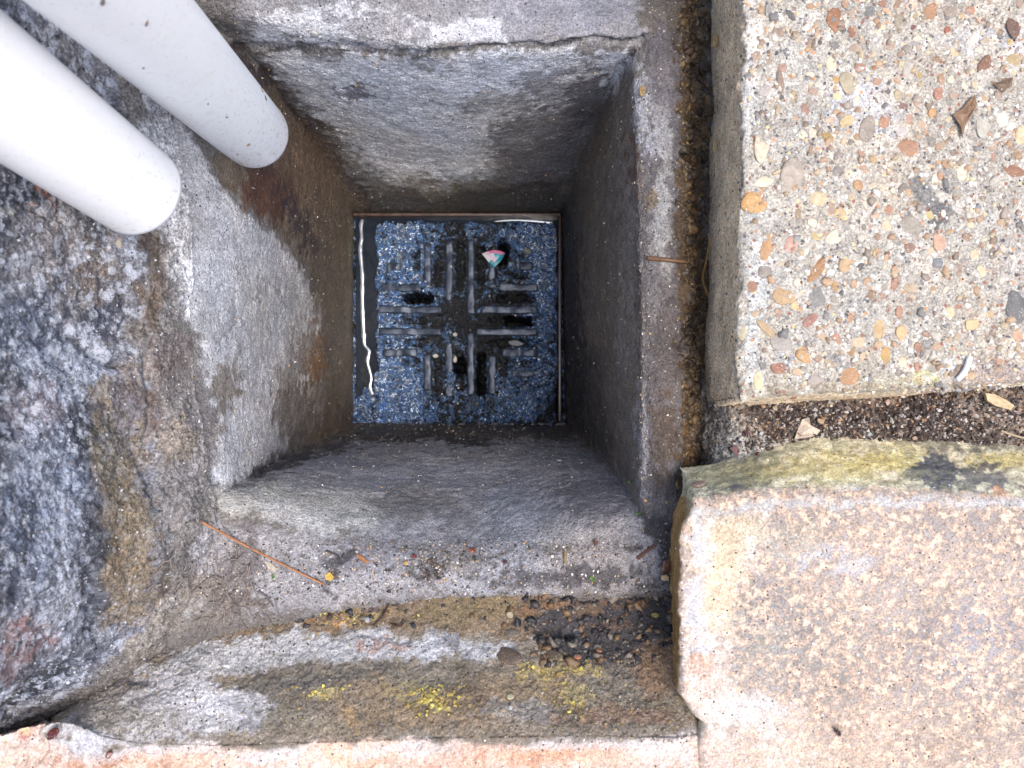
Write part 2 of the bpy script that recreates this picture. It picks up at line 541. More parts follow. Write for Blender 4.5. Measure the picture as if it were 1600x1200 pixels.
def plain(name, col, rough=0.5, spec=0.5, var=0.15, scale=600, trans=0.0):
    m, nt, b = new_mat(name)
    geo = N(nt, 'ShaderNodeNewGeometry')
    n1 = noise(nt, geo.outputs['Position'], scale, 4, 0.6)
    v = ramp(nt, n1.outputs[0], [(0.3, 1 - var), (0.7, 1 + var)])
    nt.links.new(mix(nt, 1.0, tuple(col), v, 'MULTIPLY'), b.inputs['Base Color'])
    b.inputs['Roughness'].default_value = rough
    b.inputs['Specular IOR Level'].default_value = spec
    if trans: b.inputs['Transmission Weight'].default_value = trans
    return m

def water_mat():
    m, nt, b = new_mat('murky_water')
    geo = N(nt, 'ShaderNodeNewGeometry')
    n1 = noise(nt, geo.outputs['Position'], 70, 2, 0.5)
    b.inputs['Base Color'].default_value = (0.01, 0.015, 0.025, 1)
    b.inputs['Roughness'].default_value = 0.03
    b.inputs['Specular IOR Level'].default_value = 0.5
    bp = N(nt, 'ShaderNodeBump'); bp.inputs['Strength'].default_value = 0.25; bp.inputs['Distance'].default_value = 0.002
    nt.links.new(n1.outputs[0], bp.inputs['Height']); nt.links.new(bp.outputs[0], b.inputs['Normal'])
    return m
M_water = water_mat()

def pvc_mat():
    m, nt, b = new_mat('white_pvc')
    geo = N(nt, 'ShaderNodeNewGeometry'); vec = geo.outputs['Position']
    at = N(nt, 'ShaderNodeAttribute', attribute_name='Wet')      # grime towards the open end
    n1 = noise(nt, vec, 260, 5, 0.7, 1.2)
    n2 = noise(nt, vec, 900, 3, 0.6)
    n3 = noise(nt, vec, 55, 3, 0.5)
    c = mix(nt, ramp(nt, n3.outputs[0], [(0.4, 0.0), (0.7, 0.35)]), (0.90, 0.90, 0.91), (0.88, 0.86, 0.85))
    g = math_n(nt, 'MULTIPLY', at.outputs['Fac'], ramp(nt, n1.outputs[0], [(0.52, 0.0), (0.62, 0.45)]))
    c = mix(nt, g, c, lin((205, 188, 150)))
    sp = N(nt, 'ShaderNodeTexNoise'); sp.inputs['Scale'].default_value = 700; sp.inputs['Detail'].default_value = 2
    nt.links.new(vec, sp.inputs['Vector'])
    g2 = math_n(nt, 'MULTIPLY', at.outputs['Fac'], ramp(nt, sp.outputs[0], [(0.63, 0.0), (0.67, 0.8)]))
    c = mix(nt, g2, c, lin((120, 95, 60)))
    nt.links.new(c, b.inputs['Base Color'])
    b.inputs['Roughness'].default_value = 0.33
    b.inputs['Subsurface Weight'].default_value = 0.0
    bp = N(nt, 'ShaderNodeBump'); bp.inputs['Strength'].default_value = 0.12; bp.inputs['Distance'].default_value = 0.0005
    nt.links.new(n1.outputs[0], bp.inputs['Height']); nt.links.new(bp.outputs[0], b.inputs['Normal'])
    return m
M_pvc = pvc_mat()

# ------------------------------------------------------------------ the ground sheet round it all
def ground_sheet():
    # a flat ring reaching far beyond the gully, with a hole where the gully and its paving stand
    hole = [(-0.175, -0.13), (0.12, -0.13), (0.12, 0.15), (-0.175, 0.15)]
    z = 0.205
    out = [(-12, -12), (12, -12), (12, 12), (-12, 12)]
    V = np.array([(x, y, z) for x, y in hole] + [(x, y, z) for x, y in out])
    T = np.array([(i, 4 + i, 4 + (i + 1) % 4, (i + 1) % 4) for i in range(4)])
    n = len(V)
    cols = np.tile(lin((130, 120, 105)), (n, 1))
    o = tri_mesh('ground', V, T, cols, M_soil)
    tag(o, kind='structure')
ground_sheet()

# ------------------------------------------------------------------ mortar lining of the gully
# each loop: left side from top to bottom, front side, right side bottom to top, back side right to left
def loop(left, front, right, back, n=(230, 260, 230, 260)):
    seg = []
    for pts, k in zip((left, front, right, back), n):
        w = np.array([P(*p) for p in pts])
        seg.append(resample(w, k + 1, True)[:-1])
    return np.concatenate(seg)
LOOPS = [
    # z just under the grate rim
    dict(l=[(552,333,.562),(552,415,.562),(552,497,.562),(552,580,.562),(553,660,.562)], f=[(553,660,.562),(714,661,.562),(884,662,.562)],
         r=[(884,662,.562),(881,500,.562),(877,334,.562)], b=[(877,334,.562),(714,333,.562),(552,333,.562)]),
    dict(l=[(536,300,.515),(536,400,.52),(532,497,.52),(530,590,.52),(530,675,.515)], f=[(530,675,.515),(714,668,.53),(902,682,.515)],
         r=[(902,682,.515),(893,500,.52),(890,305,.515)], b=[(890,305,.515),(712,308,.52),(536,300,.515)]),
    dict(l=[(495,225,.45),(500,380,.455),(488,497,.455),(480,610,.45),(470,702,.45)], f=[(470,702,.45),(714,682,.49),(928,706,.45)],
         r=[(928,706,.45),(913,500,.45),(912,235,.45)], b=[(912,235,.45),(708,250,.455),(495,225,.45)]),
    dict(l=[(448,160,.39),(455,320,.40),(436,497,.39),(424,640,.375),(418,728,.375)], f=[(418,728,.375),(716,716,.425),(958,735,.385)],
         r=[(958,735,.385),(945,500,.385),(945,160,.39)], b=[(945,160,.39),(705,190,.39),(448,160,.39)]),
    dict(l=[(404,100,.345),(400,270,.352),(372,497,.335),(358,660,.325),(368,758,.325)], f=[(368,758,.325),(718,785,.362),(992,790,.332)],
         r=[(992,790,.332),(992,500,.332),(978,100,.34)], b=[(978,100,.34),(700,118,.335),(404,100,.345)]),
    dict(l=[(360,60,.322),(340,250,.322),(310,497,.305),(300,690,.303),(305,800,.308)], f=[(305,800,.308),(718,856,.328),(1018,830,.322)],
         r=[(1018,830,.322),(1010,500,.322),(1000,72,.325)], b=[(1000,72,.325),(700,80,.315),(360,60,.322)]),
    dict(l=[(270,0,.298),(250,240,.296),(238,497,.287),(245,700,.292),(262,905,.305)], f=[(262,905,.305),(720,922,.322),(1048,915,.320)],
         r=[(1048,915,.320),(1062,500,.320),(1055,20,.322)], b=[(1055,20,.322),(700,45,.310),(270,0,.298)]),
    dict(l=[(170,-120,.290),(170,200,.290),(170,497,.287),(180,720,.292),(120,1060,.312)], f=[(120,1060,.312),(720,990,.338),(1088,1000,.342)],
         r=[(1088,1000,.342),(1094,500,.342),(1085,-80,.342)], b=[(1085,-80,.342),(700,-40,.306),(170,-120,.290)]),
    dict(l=[(-200,-420,.290),(60,200,.290),(80,497,.295),(60,760,.300),(-260,1180,.325)], f=[(-260,1180,.325),(720,1080,.345),(1150,1080,.345)],
         r=[(1150,1080,.345),(1140,500,.345),(1150,-420,.345)], b=[(1150,-420,.345),(700,-420,.300),(-200,-420,.290)]),
]
ctrl = [loop(d['l'], d['f'], d['r'], d['b']) for d in LOOPS]
NS = (230, 260, 230, 260)
V = spline_rows(ctrl, 520)
nrm = grid_normals(V, True)
GROOVES = [
    ([(372,72),(430,76),(480,80),(500,70),(560,78),(650,84),(760,74),(860,70),(925,60),(960,66),(1003,62)], 4.5, 0.0030),
    ([(1003,60),(985,85),(965,110),(945,150)], 4, 0.0015),
    ([(345,545),(362,515),(388,478),(410,455)], 2.2, 0.0010),
    ([(395,744),(440,726),(490,708),(560,690),(640,680)], 4, 0.0014),
    ([(240,560),(232,640),(245,700),(268,745),(262,800)], 5, 0.0020),
    ([(225,770),(246,820),(262,870),(300,905),(240,960)], 6, 0.0022),
    ([(275,745),(285,730),(300,700)], 4, 0.0018),
]
V = roughen(V, nrm, 0.0006, 0.00014, 0.00024, 0.0004, 0, GROOVES, 70)
PALE = (206, 206, 210)
# ragged broken edge of the ledge towards the slab
px_, py_ = proj(V)
cw_ = sstep(1035, 1062, px_) * sstep(1125, 1098, px_) * (py_ < 900)
Vf_ = V.reshape(-1, 3)
V[..., 0] += (cw_ * (.0024 * fbm(Vf_, 75, 4, 301).reshape(px_.shape) + .001 * fbm(Vf_, 300, 2, 305).reshape(px_.shape)))
V[..., 2] += (cw_ * (.0028 * fbm(Vf_, 110, 4, 311).reshape(px_.shape)))
V[..., 2] -= sstep(1035, 1062, px_) * sstep(1110, 1085, px_) * .0022 * sstep(.1, .7, fbm(Vf_, 60, 3, 321).reshape(px_.shape)) * (py_ < 760)
MS = [
    # back face and ledge
    G([(372,-40),(1060,-40),(1050,70),(372,80)], (140,137,139), 1, 10),
    G([(400,20),(560,10),(700,40),(790,30),(800,70),(640,70),(480,66),(400,60)], (200,199,203), .95, 10, .1),
    G([(505,20),(640,30),(690,62),(560,66)], (128,124,128), .7, 8),
    E(880,20,110,30,0,(142,140,146),.8,14),
    G([(410,88),(1000,80),(960,150),(880,180),(800,260),(700,300),(620,290),(560,230),(480,165),(420,120)], PALE, 1, 14, .12),
    E(640,230,110,60,20,(204,206,212),.7,20,.2), E(700,120,200,25,2,(210,210,216),.6,14),
    E(850,235,90,70,-15,(112,110,114),.85,26,.4), E(780,160,70,14,-5,(120,112,100),.5,12), E(880,140,70,30,0,(110,106,112),.6,16),
    E(558,148,22,11,0,(118,114,120),.85,5), E(670,100,40,12,0,(120,116,112),.5,8),
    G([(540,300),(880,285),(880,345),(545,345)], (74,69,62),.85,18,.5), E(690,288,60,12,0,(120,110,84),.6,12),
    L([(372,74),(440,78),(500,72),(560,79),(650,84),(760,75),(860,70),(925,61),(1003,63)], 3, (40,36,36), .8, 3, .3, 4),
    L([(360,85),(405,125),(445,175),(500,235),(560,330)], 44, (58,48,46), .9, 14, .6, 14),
    E(912,150,22,50,20,(84,82,88),.7,14),
    G([(990,-40),(1110,-40),(1100,80),(1030,70),(1000,40)], (84,72,58),.8,14,.4),
    # left face
    G([(215,120),(250,150),(330,260),(380,330),(440,375),(478,430),(505,500),(490,560),(484,640),(440,700),(392,742),(330,760),(322,690),(322,600),(290,500),(250,400),(226,300)], (186,184,186), 1, 8, .12, 8),
    G([(330,258),(380,318),(442,368),(482,425),(515,520),(505,640),(470,700),(560,680),(570,320),(470,190),(420,130),(380,200)], (104,91,78), 1, 10, .5, 12),
    E(420,300,45,40,45,(84,52,40),.8,18,.6), E(480,260,60,45,50,(112,92,74),.6,22), E(470,350,60,14,60,(58,50,56),.8,14,.6),
    E(520,470,26,110,0,(104,92,80),.7,16), E(540,385,8,40,0,(98,86,44),.6,6),
    E(482,552,24,46,0,(116,84,46),.9,9), E(487,580,12,30,0,(128,88,44),.6,8), E(455,590,26,22,0,(118,104,92),.8,9),
    E(462,640,36,40,0,(104,94,86),.8,14), E(352,600,22,42,15,(120,106,90),.8,12), E(405,520,90,70,40,(176,176,178),.5,25),
    E(330,690,18,60,10,(120,106,96),.7,10), E(372,720,30,30,0,(178,176,178),.7,10),
    G([(225,520),(300,520),(330,600),(325,700),(300,800),(240,860),(215,700)], (122,116,114), .9, 14, .3, 16),
    E(270,560,28,40,0,(92,80,78),.6,12), E(235,640,14,60,5,(84,62,52),.6,10), E(275,690,30,40,0,(126,112,96),.6,12),
    G([(200,360),(250,360),(262,450),(240,520),(205,520)], (92,78,66), .9, 12, .4), E(175,420,12,14,0,(196,196,198),.9,4,None,4),
    E(205,380,34,26,30,(70,58,50),.8,12), E(262,420,14,60,-10,(132,126,124),.6,8),
    # right face and rim
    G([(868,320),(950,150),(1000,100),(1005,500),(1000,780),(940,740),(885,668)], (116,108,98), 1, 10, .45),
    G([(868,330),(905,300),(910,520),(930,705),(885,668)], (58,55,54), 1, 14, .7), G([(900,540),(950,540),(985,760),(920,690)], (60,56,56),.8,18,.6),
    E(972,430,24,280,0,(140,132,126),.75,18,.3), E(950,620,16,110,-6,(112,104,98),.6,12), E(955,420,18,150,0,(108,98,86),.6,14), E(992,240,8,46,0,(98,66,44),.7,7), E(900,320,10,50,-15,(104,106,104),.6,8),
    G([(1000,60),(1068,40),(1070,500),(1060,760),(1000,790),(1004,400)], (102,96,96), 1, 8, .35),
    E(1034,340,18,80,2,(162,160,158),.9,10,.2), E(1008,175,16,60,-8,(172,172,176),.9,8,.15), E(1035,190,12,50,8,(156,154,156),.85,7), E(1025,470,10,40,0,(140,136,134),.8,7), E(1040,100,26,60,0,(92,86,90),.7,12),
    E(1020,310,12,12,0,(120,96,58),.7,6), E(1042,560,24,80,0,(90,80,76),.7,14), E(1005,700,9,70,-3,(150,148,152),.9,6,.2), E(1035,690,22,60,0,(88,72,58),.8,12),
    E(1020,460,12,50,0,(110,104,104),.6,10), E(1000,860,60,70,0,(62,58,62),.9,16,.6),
    # crevice beside the slab
    L([(1088,-60),(1084,100),(1082,250),(1082,400),(1086,560),(1086,760)], 42, (84,66,44), 1, 8, .35, 10),
    E(1085,480,14,90,0,(96,76,46),.8,10), E(1082,650,16,80,0,(100,76,44),.8,10), E(1078,720,12,40,0,(106,78,44),.7,8),
    # front slope
    G([(400,742),(560,672),(885,664),(960,740),(1000,800),(1020,850),(700,866),(560,840),(480,790)], (152,150,154), 1, 14, .2),
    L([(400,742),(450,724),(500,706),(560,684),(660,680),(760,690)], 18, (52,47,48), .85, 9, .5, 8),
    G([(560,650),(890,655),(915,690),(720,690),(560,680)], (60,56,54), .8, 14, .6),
    G([(326,768),(400,752),(520,762),(600,775),(610,805),(560,842),(500,832),(420,812),(350,800)], (172,170,166), .95, 12, .1),
    E(480,812,80,22,12,(186,186,188),.6,12), E(640,790,60,30,0,(110,106,102),.6,20), E(760,852,220,12,1,(126,126,132),.6,12,.15),
    E(930,780,60,40,10,(104,102,108),.5,20),
    G([(300,815),(420,820),(560,848),(720,868),(1030,850),(1050,925),(700,930),(400,960),(290,940)], (150,148,152), 1, 12, .2, 12),
    E(675,890,26,22,0,(46,44,50),.85,10,.5), E(560,872,60,24,0,(104,100,106),.6,14), E(440,880,60,30,20,(122,122,126),.6,14), E(640,866,30,9,0,(136,136,138),.6,8),
    E(530,880,8,28,20,(50,46,50),.8,6), E(900,900,130,16,0,(64,62,68),.8,12,.5), E(380,870,30,60,20,(92,84,84),.6,14), E(700,880,60,10,0,(112,108,102),.5,8),
    G([(180,1010),(262,900),(330,900),(420,940),(300,985),(200,1040)], (124,117,110), .9, 12, .3), E(240,900,26,50,10,(92,80,66),.7,12),
    E(305,945,40,12,-5,(166,164,162),.8,8), E(360,935,50,14,-8,(92,84,82),.7,8),
]
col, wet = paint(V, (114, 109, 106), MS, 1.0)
lining = empty('mortar_lining', (0, 0, 0.24))
tag(lining, 'stained grey cement render lining the square drain pit down to the grate', 'mortar lining')
b0 = 0
names = ['side_face', 'front_face', 'side_face', 'back_face']
labs = ['pale face sloping up to the house wall', 'smooth sloping face at the pit front', 'dark steep face beside the slab joint', 'pale upper face with a long crack']
for k, nn in enumerate(NS):
    idx = [(b0 + j) % sum(NS) for j in range(nn + 1)]
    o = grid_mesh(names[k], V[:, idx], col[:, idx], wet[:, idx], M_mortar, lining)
    o['label'] = labs[k]
    register(V[:, idx])
    b0 += nn

# ------------------------------------------------------------------ house wall on the left
base = [(60,-700,.275),(140,-250,.276),(170,100,.278),(205,300,.280),(214,420,.282),(210,520,.283),(236,700,.287),(258,850,.293),(222,950,.299),(190,1010,.30),(60,1100,.30),(-150,1220,.30)]
bl = resample(np.array([P(*p) for p in base]), 620)
# heights above the base, outward lean in metres (positive = towards the pit)
prof = [(-0.018, 0.013), (-0.004, 0.0075), (0.0, 0.0045), (0.004, 0.0015), (0.008, -0.001), (0.013, -0.0035), (0.02, -0.0055), (0.03, -0.0075), (0.05, -0.009), (0.08, -0.009), (0.13, -0.009)]
t2 = np.gradient(bl, axis=0)[:, :2]
nn2 = np.stack([-t2[:, 1], t2[:, 0]], 1); nn2 /= np.linalg.norm(nn2, axis=1, keepdims=True)
if nn2[300, 0] < 0: nn2 = -nn2
pr = resample(np.array([(h, o_, 0) for h, o_ in prof]), 240)
Vw = np.zeros((240, 620, 3))
Vw[..., :2] = bl[None, :, :2] + nn2[None] * pr[:, 1][:, None, None]
Vw[..., 2] = bl[None, :, 2] + pr[:, 0][:, None]
WGR = [([(70,535),(85,560),(100,575)], 9, 0.004), ([(150,555),(170,568),(185,570)], 7, 0.005), ([(0,600),(20,660),(10,700)], 12, .003),
       ([(228,560),(236,640),(226,720),(245,790)], 5, 0.003), ([(10,1110),(70,1060),(110,1040)], 9, .004), ([(135,870),(150,940),(150,1000)], 9, .003),
       ([(190,440),(200,500),(192,530)], 6, .003)]
Vw = roughen(Vw, grid_normals(Vw), 0.0014, 0.0006, 0.00055, 0.0018, 40, WGR, 60)
WS = [
    E(20,330,60,60,0,(50,54,66),.9,20,.5), E(110,420,80,110,20,(124,122,126),.8,30), E(60,380,50,70,0,(142,136,136),.7,20), E(150,430,40,60,0,(96,84,74),.7,20),
    E(40,520,60,60,0,(92,98,114),.9,24), E(110,590,90,50,0,(158,164,178),.85,26,.2), E(150,500,30,26,0,(56,60,76),.8,14,.5), E(20,640,40,60,0,(40,42,54),.9,18,.5),
    E(75,650,22,46,5,(150,124,120),.8,10), E(60,640,60,40,0,(140,136,146),.6,16),
    G([(130,600),(215,560),(232,640),(225,760),(245,860),(215,960),(165,980),(150,880),(150,760),(120,680)], (120,106,88), .95, 14, .35, 14),
    E(190,640,26,70,0,(92,86,96),.7,16), E(170,700,26,50,10,(108,100,82),.5,14), E(205,850,22,90,-6,(124,108,84),.7,14),
    E(110,740,36,120,8,(44,50,66),.8,26,.5), E(60,800,60,140,5,(140,148,166),.85,34,.2), E(20,870,30,100,0,(56,64,82),.8,20,.45), E(100,860,30,110,-5,(168,170,180),.7,20),
    E(140,900,22,110,0,(44,48,60),.85,14,.5), E(70,960,50,50,0,(150,152,162),.7,20), E(25,1010,30,50,20,(142,112,108),.8,18), E(50,990,24,24,0,(136,100,94),.6,12),
    E(80,1050,70,22,-38,(56,62,76),.85,14,.45), E(40,1085,60,14,-38,(26,24,26),.9,8,.5),
    E(110,240,120,60,40,(140,136,136),.8,26), E(120,300,60,30,30,(84,76,72),.6,16), E(75,130,90,120,50,(128,124,124),.8,30), E(172,180,16,70,-38,(72,66,64),.6,12),
    E(66,300,20,14,20,(170,110,80),.6,7), E(14,330,8,8,0,(210,212,205),.9,3,None,3),
]
cw, ww = paint(Vw, (104, 104, 112), WS, 1.0, 0.3, 12)
# rows above: plain masonry up past the lens
up = np.linspace(0, 0.6, 26)[1:]
Vup = Vw[-1:][:, ::5] + np.zeros((25, 1, 3)); Vup = np.concatenate([Vw[-1:][:, ::5], Vup]); Vup[1:, :, 2] += up[:, None]
hgt_ = Vw[..., 2] - bl[None, :, 2]
fz = fbm(Vw.reshape(-1, 3), 110, 4, 411).reshape(hgt_.shape)
ft = 1 - sstep(-.002, .0035, hgt_ - .0025 - .006 * fz)
cwm, _w = paint(Vw, (114, 109, 106), MS, 1.0)
cw = cw * (1 - ft[..., None]) + (cwm * (1 + .25 * fbm(Vw.reshape(-1, 3), 300, 4, 415).reshape(hgt_.shape))[..., None]) * ft[..., None]
brn = sstep(560, 600, proj(Vw)[1]) * sstep(1010, 950, proj(Vw)[1]) * sstep(125, 150, proj(Vw)[0])
cw = np.concatenate([cw, ((1 - ft) * (1 - .75 * brn))[..., None]], -1)
hw = empty('house_wall', tuple(bl[300]))
tag(hw, 'rough blue grey masonry wall rising behind the two white pipes', 'wall')
grid_mesh('wall_foot', Vw, cw, ww, M_wall, hw); register(Vw)
cu = np.tile(lin((128, 126, 128)), (Vup.shape[0], Vup.shape[1], 1))
grid_mesh('wall_face', Vup, cu, np.full(Vup.shape[:2], .2), M_wall, hw)

# ------------------------------------------------------------------ slab-like bodies (paving slab, edging brick)
def body(left_px, front_y, back_y, right_x, d, R, drop_l, flare_l, front=True, step=0.0006, back=False, R2=None, drop_b=0.0, flare_b=0.0):
    """top sheet whose left edge follows left_px (list of px,py from back to front); skirts down on the left and,
    when asked, at the front (towards -y) or the back (+y)"""
    lp = np.array([P(x, y, d)[:2] for x, y in left_px])
    yb, yf = P(0, back_y, d)[1], P(0, front_y, d)[1]
    xr = P(right_x, 0, d)[0]
    ny = int(abs(yb - yf) / step); nx = int((xr - lp[:, 0].mean()) / step)
    ys = np.linspace(yb, yf, ny)
    xl = np.interp(-ys, -lp[:, 1], lp[:, 0])
    # arc position across: skirt first, then top
    kl = int((drop_l + R) / step) if drop_l else 0
    kb = int((drop_b + R) / step) if drop_b else 0
    a = np.r_[np.linspace(-1, 0, kl, endpoint=False), np.linspace(0, 1, nx)] if kl else np.linspace(0, 1, nx)
    bidx = np.r_[np.linspace(-1, 0, kb, endpoint=False), np.linspace(0, 1, ny)] if kb else np.linspace(0, 1, ny)
    if front and not back: bidx = bidx[::-1]
    A, B = np.meshgrid(a, bidx)
    yy0 = np.where(B > 0, B, 0)
    y = (yf + (yb - yf) * yy0) if not back else (yb + (yf - yb) * yy0)
    xl2 = np.interp(-y, -lp[:, 1], lp[:, 0])
    x = xl2 + (xr - xl2) * np.where(A > 0, A, 0) ** 1.0
    sa, sb = np.maximum(-A, 0), np.maximum(-B, 0)
    r = np.maximum(sa, sb)
    ph = np.arctan2(sb, sa + 1e-9)
    drop = np.where(sa >= sb, drop_l, drop_b if drop_b else drop_l)
    th = np.clip(r * (drop + R) / (R * 1.57), 0, 1) * (math.pi / 2)
    ox = R * np.sin(th) + flare_l * r
    oy = R * np.sin(th) + flare_b * r
    dz = R * (1 - np.cos(th)) + np.maximum(r * (drop + R) - R * 1.57, 0)
    x = x - ox * np.cos(ph)
    y = y + (oy * np.sin(ph)) * (1 if back else -1)
    z = CAM_H - d - dz
    return np.stack([x, y, z], -1)

# paving slab with exposed aggregate
SL = body([(1178,-460),(1172,-60),(1172,40),(1176,100),(1168,160),(1170,240),(1166,330),(1168,420),(1162,500),(1160,560),(1163,606)],
          604, -460, 2000, .285, .0022, .050, -.001, front=True, drop_b=.036, flare_b=.004, step=.00062)
# the front edge runs very slightly uphill to the right
px_, py_ = proj(SL)
wgt = np.clip((py_ - 300) / 300, 0, 1.2)
SL[..., 1] += np.clip((px_ - 1160) / 440, 0, 1.6) * .0058 * wgt
SL[..., 1] -= .0020 * wgt
nS = grid_normals(SL)
flat = (SL[..., 2] > CAM_H - .285 - .001).astype(float)
SL = roughen(SL, nS, .0004, .00025, .00016, 0.0002, 60, [([(1180,130),(1186,180)], 5, .001), ([(1173,190),(1178,215)], 4, .0015), ([(1300,560),(1330,545),(1345,585)], 3, .0007)])
edge = np.exp(-((px_ - 1160) / 10) ** 2) * fbm(SL.reshape(-1, 3), 170, 4, 99).reshape(px_.shape) * .0022
SL = SL + nS * edge[..., None]
SS = [
    E(1172,100,14,120,0,(216,212,206),.8,8), E(1176,480,18,130,0,(214,212,206),.7,8), E(1350,170,60,40,30,(208,212,222),.6,20), E(1530,60,90,14,0,(214,216,222),.6,12),
    E(1455,320,26,24,40,(60,58,58),.9,7,None,16), E(1474,330,18,16,0,(48,46,48),.9,6,None,14), E(1435,300,14,12,0,(96,92,88),.8,7),
    E(1440,592,26,12,0,(190,190,130),.7,7), E(1380,596,50,10,0,(176,170,140),.5,8), E(1400,260,300,300,0,(178,174,168),.35,60),
    E(1550,590,60,30,-10,(170,152,140),.8,14), E(1490,580,24,12,0,(206,204,204),.8,7),
    E(1315,560,18,20,0,(140,138,140),.6,8), E(1230,560,24,14,0,(150,150,154),.6,8), E(1300,610,200,5,-3,(150,132,106),.6,4),
    E(1590,440,40,120,0,(178,170,162),.4,20),
]
cs, ws = paint(SL, (186,176,160), SS, .95, .15)
side = (SL[..., 2] < CAM_H - .285 - .0026)
k_ = sstep(CAM_H - .285 - .0012, CAM_H - .285 - .0034, SL[..., 2])[..., None]
sidecol = lin((236, 213, 180)) * (1 + .25 * fbm(SL.reshape(-1, 3), 120, 3, 8).reshape(side.shape)[..., None])
cs = cs * (1 - k_) + sidecol * k_
slab = empty('paving_slab', tuple(P(1380, 300, .33)))
tag(slab, 'concrete paving slab with exposed multicoloured pebbles beside the drain pit', 'paving slab')
grid_mesh('concrete_body', SL, cs, ws, M_slab, slab)
register(SL)

# edging brick / kerb block at lower right
BR = body([(1100,770),(1088,800),(1078,820),(1072,860),(1070,930),(1073,1000),(1072,1080),(1086,1105),(1112,1132),(1106,1170),(1108,1300),(1108,1420)],
          1420, 788, 2000, .285, .0030, .030, -.004, front=False, back=True, drop_b=.032, flare_b=.020, step=.00062)
px_, py_ = proj(BR)
edge_y = P(0, 788, .285)[1]
BR[..., 1] = np.where(BR[..., 1] > edge_y, edge_y + (BR[..., 1] - edge_y) * (.45 + .55 * sstep(1080, 1260, px_)), BR[..., 1])
BR[..., 1] += np.where(py_ < 900, .0016 * np.sin((px_ - 1080) / 110.0), 0) * np.clip((900 - py_) / 110, 0, 1)
BR = roughen(BR, grid_normals(BR), .0009, .00045, .00020, 0.0, 80, [([(1210,1020),(1300,960),(1350,930)], 3, .0004), ([(1070,850),(1095,820),(1120,800)], 3, .0006), ([(1302,1132),(1310,1142)], 4, .0012)])
BS = [
    E(1400,950,400,260,0,(160,150,144),1,60,.95), E(1250,1000,120,120,0,(156,150,144),.8,50,.75), E(1420,900,200,60,0,(188,172,160),.6,40,.9),
    G([(1074,800),(1200,795),(1180,860),(1150,930),(1130,1000),(1150,1080),(1260,1110),(1300,1200),(1080,1300),(1068,1090)], (232,218,206), .95, 26, .35, 26),
    E(1130,900,30,90,8,(232,208,176),.8,18,.4), E(1090,930,12,100,0,(206,208,216),.8,8,.1), E(1100,1040,20,18,0,(214,158,116),.8,8,.1), E(1110,1060,30,30,0,(228,196,180),.7,12,.1),
    E(1160,820,40,24,20,(206,190,160),.7,14,.3), E(1240,850,50,30,0,(196,186,168),.6,18,.6), E(1200,1000,30,40,20,(168,164,154),.7,16,.5),
    E(1180,1130,60,40,0,(226,220,218),.8,18,.15), E(1130,1180,50,40,0,(228,200,186),.7,14,.2), E(1290,860,40,14,-30,(204,206,214),.5,12,.2),
    E(1400,1160,260,60,0,(186,170,158),.7,40,.95), E(1330,880,30,20,0,(210,212,218),.6,12,.3), E(1540,1010,60,80,0,(170,164,166),.6,30,1.0),
    L([(1070,800),(1200,788),(1400,782),(1640,780)], 16, (202,200,198), .8, 6, .1, 9),
]
cb, wb = paint(BR, (200, 182, 168), BS, .97, .5)
k_ = sstep(CAM_H - .285 - .0006, CAM_H - .285 - .0030, BR[..., 2])
LS = [   # lichen-covered mortar haunch on the brick's back
    E(1150,740,70,40,-10,(168,164,132),.8,16,0), E(1300,730,130,24,0,(196,184,128),.7,16,0), E(1400,715,60,18,-5,(204,190,128),.7,10,0), E(1560,720,60,16,0,(202,188,128),.8,10,0),
    E(1465,745,36,30,15,(88,92,100),.95,8,0,18), E(1530,750,46,18,10,(96,98,106),.8,8,0,16), E(1450,700,60,8,0,(150,148,138),.6,8,0), E(1560,696,60,8,0,(140,136,124),.7,8,0),
    E(1345,768,46,9,4,(202,210,220),.9,6,0,6), E(1220,772,30,8,0,(208,212,218),.8,6,0), E(1110,780,30,20,0,(176,170,150),.8,8,0), E(1148,760,9,6,0,(96,100,112),.95,3,0,3),
    E(1240,700,60,14,-12,(158,160,136),.7,10,0), E(1180,690,50,20,-20,(168,168,160),.6,10,0), E(1560,775,16,8,0,(226,176,140),.8,4,0), E(1330,755,160,8,0,(160,156,130),.6,8,0),
]
ch, _ = paint(BR, (206,198,172), LS, 1.3, 0)
leftside = (sstep(1086, 1066, px_) * (py_ > 775))[..., None]
ch = ch * (1 - leftside) + lin((176, 142, 92)) * (1 + .3 * fbm(BR.reshape(-1, 3) * np.array([3, .4, 1]), 200, 3, 18).reshape(px_.shape)[..., None]) * leftside
cb = cb * (1 - k_[..., None]) + ch * k_[..., None]
wb = wb * (1 - k_)
eb = empty('edging_brick', tuple(P(1380, 1000, .32)))
tag(eb, 'pinkish sandy brick with lichened mortar along its back edge, below the slab joint', 'brick')
# split: brick face and the haunch behind it
row_split = int(np.argmax(BR[:, BR.shape[1] // 2, 2] > CAM_H - .285 - .0026))
grid_mesh('mortar_haunch', BR[:row_split + 1], cb[:row_split + 1], wb[:row_split + 1], M_brick, eb)
grid_mesh('brick_face', BR[row_split:], cb[row_split:], wb[row_split:], M_brick, eb)
register(BR)

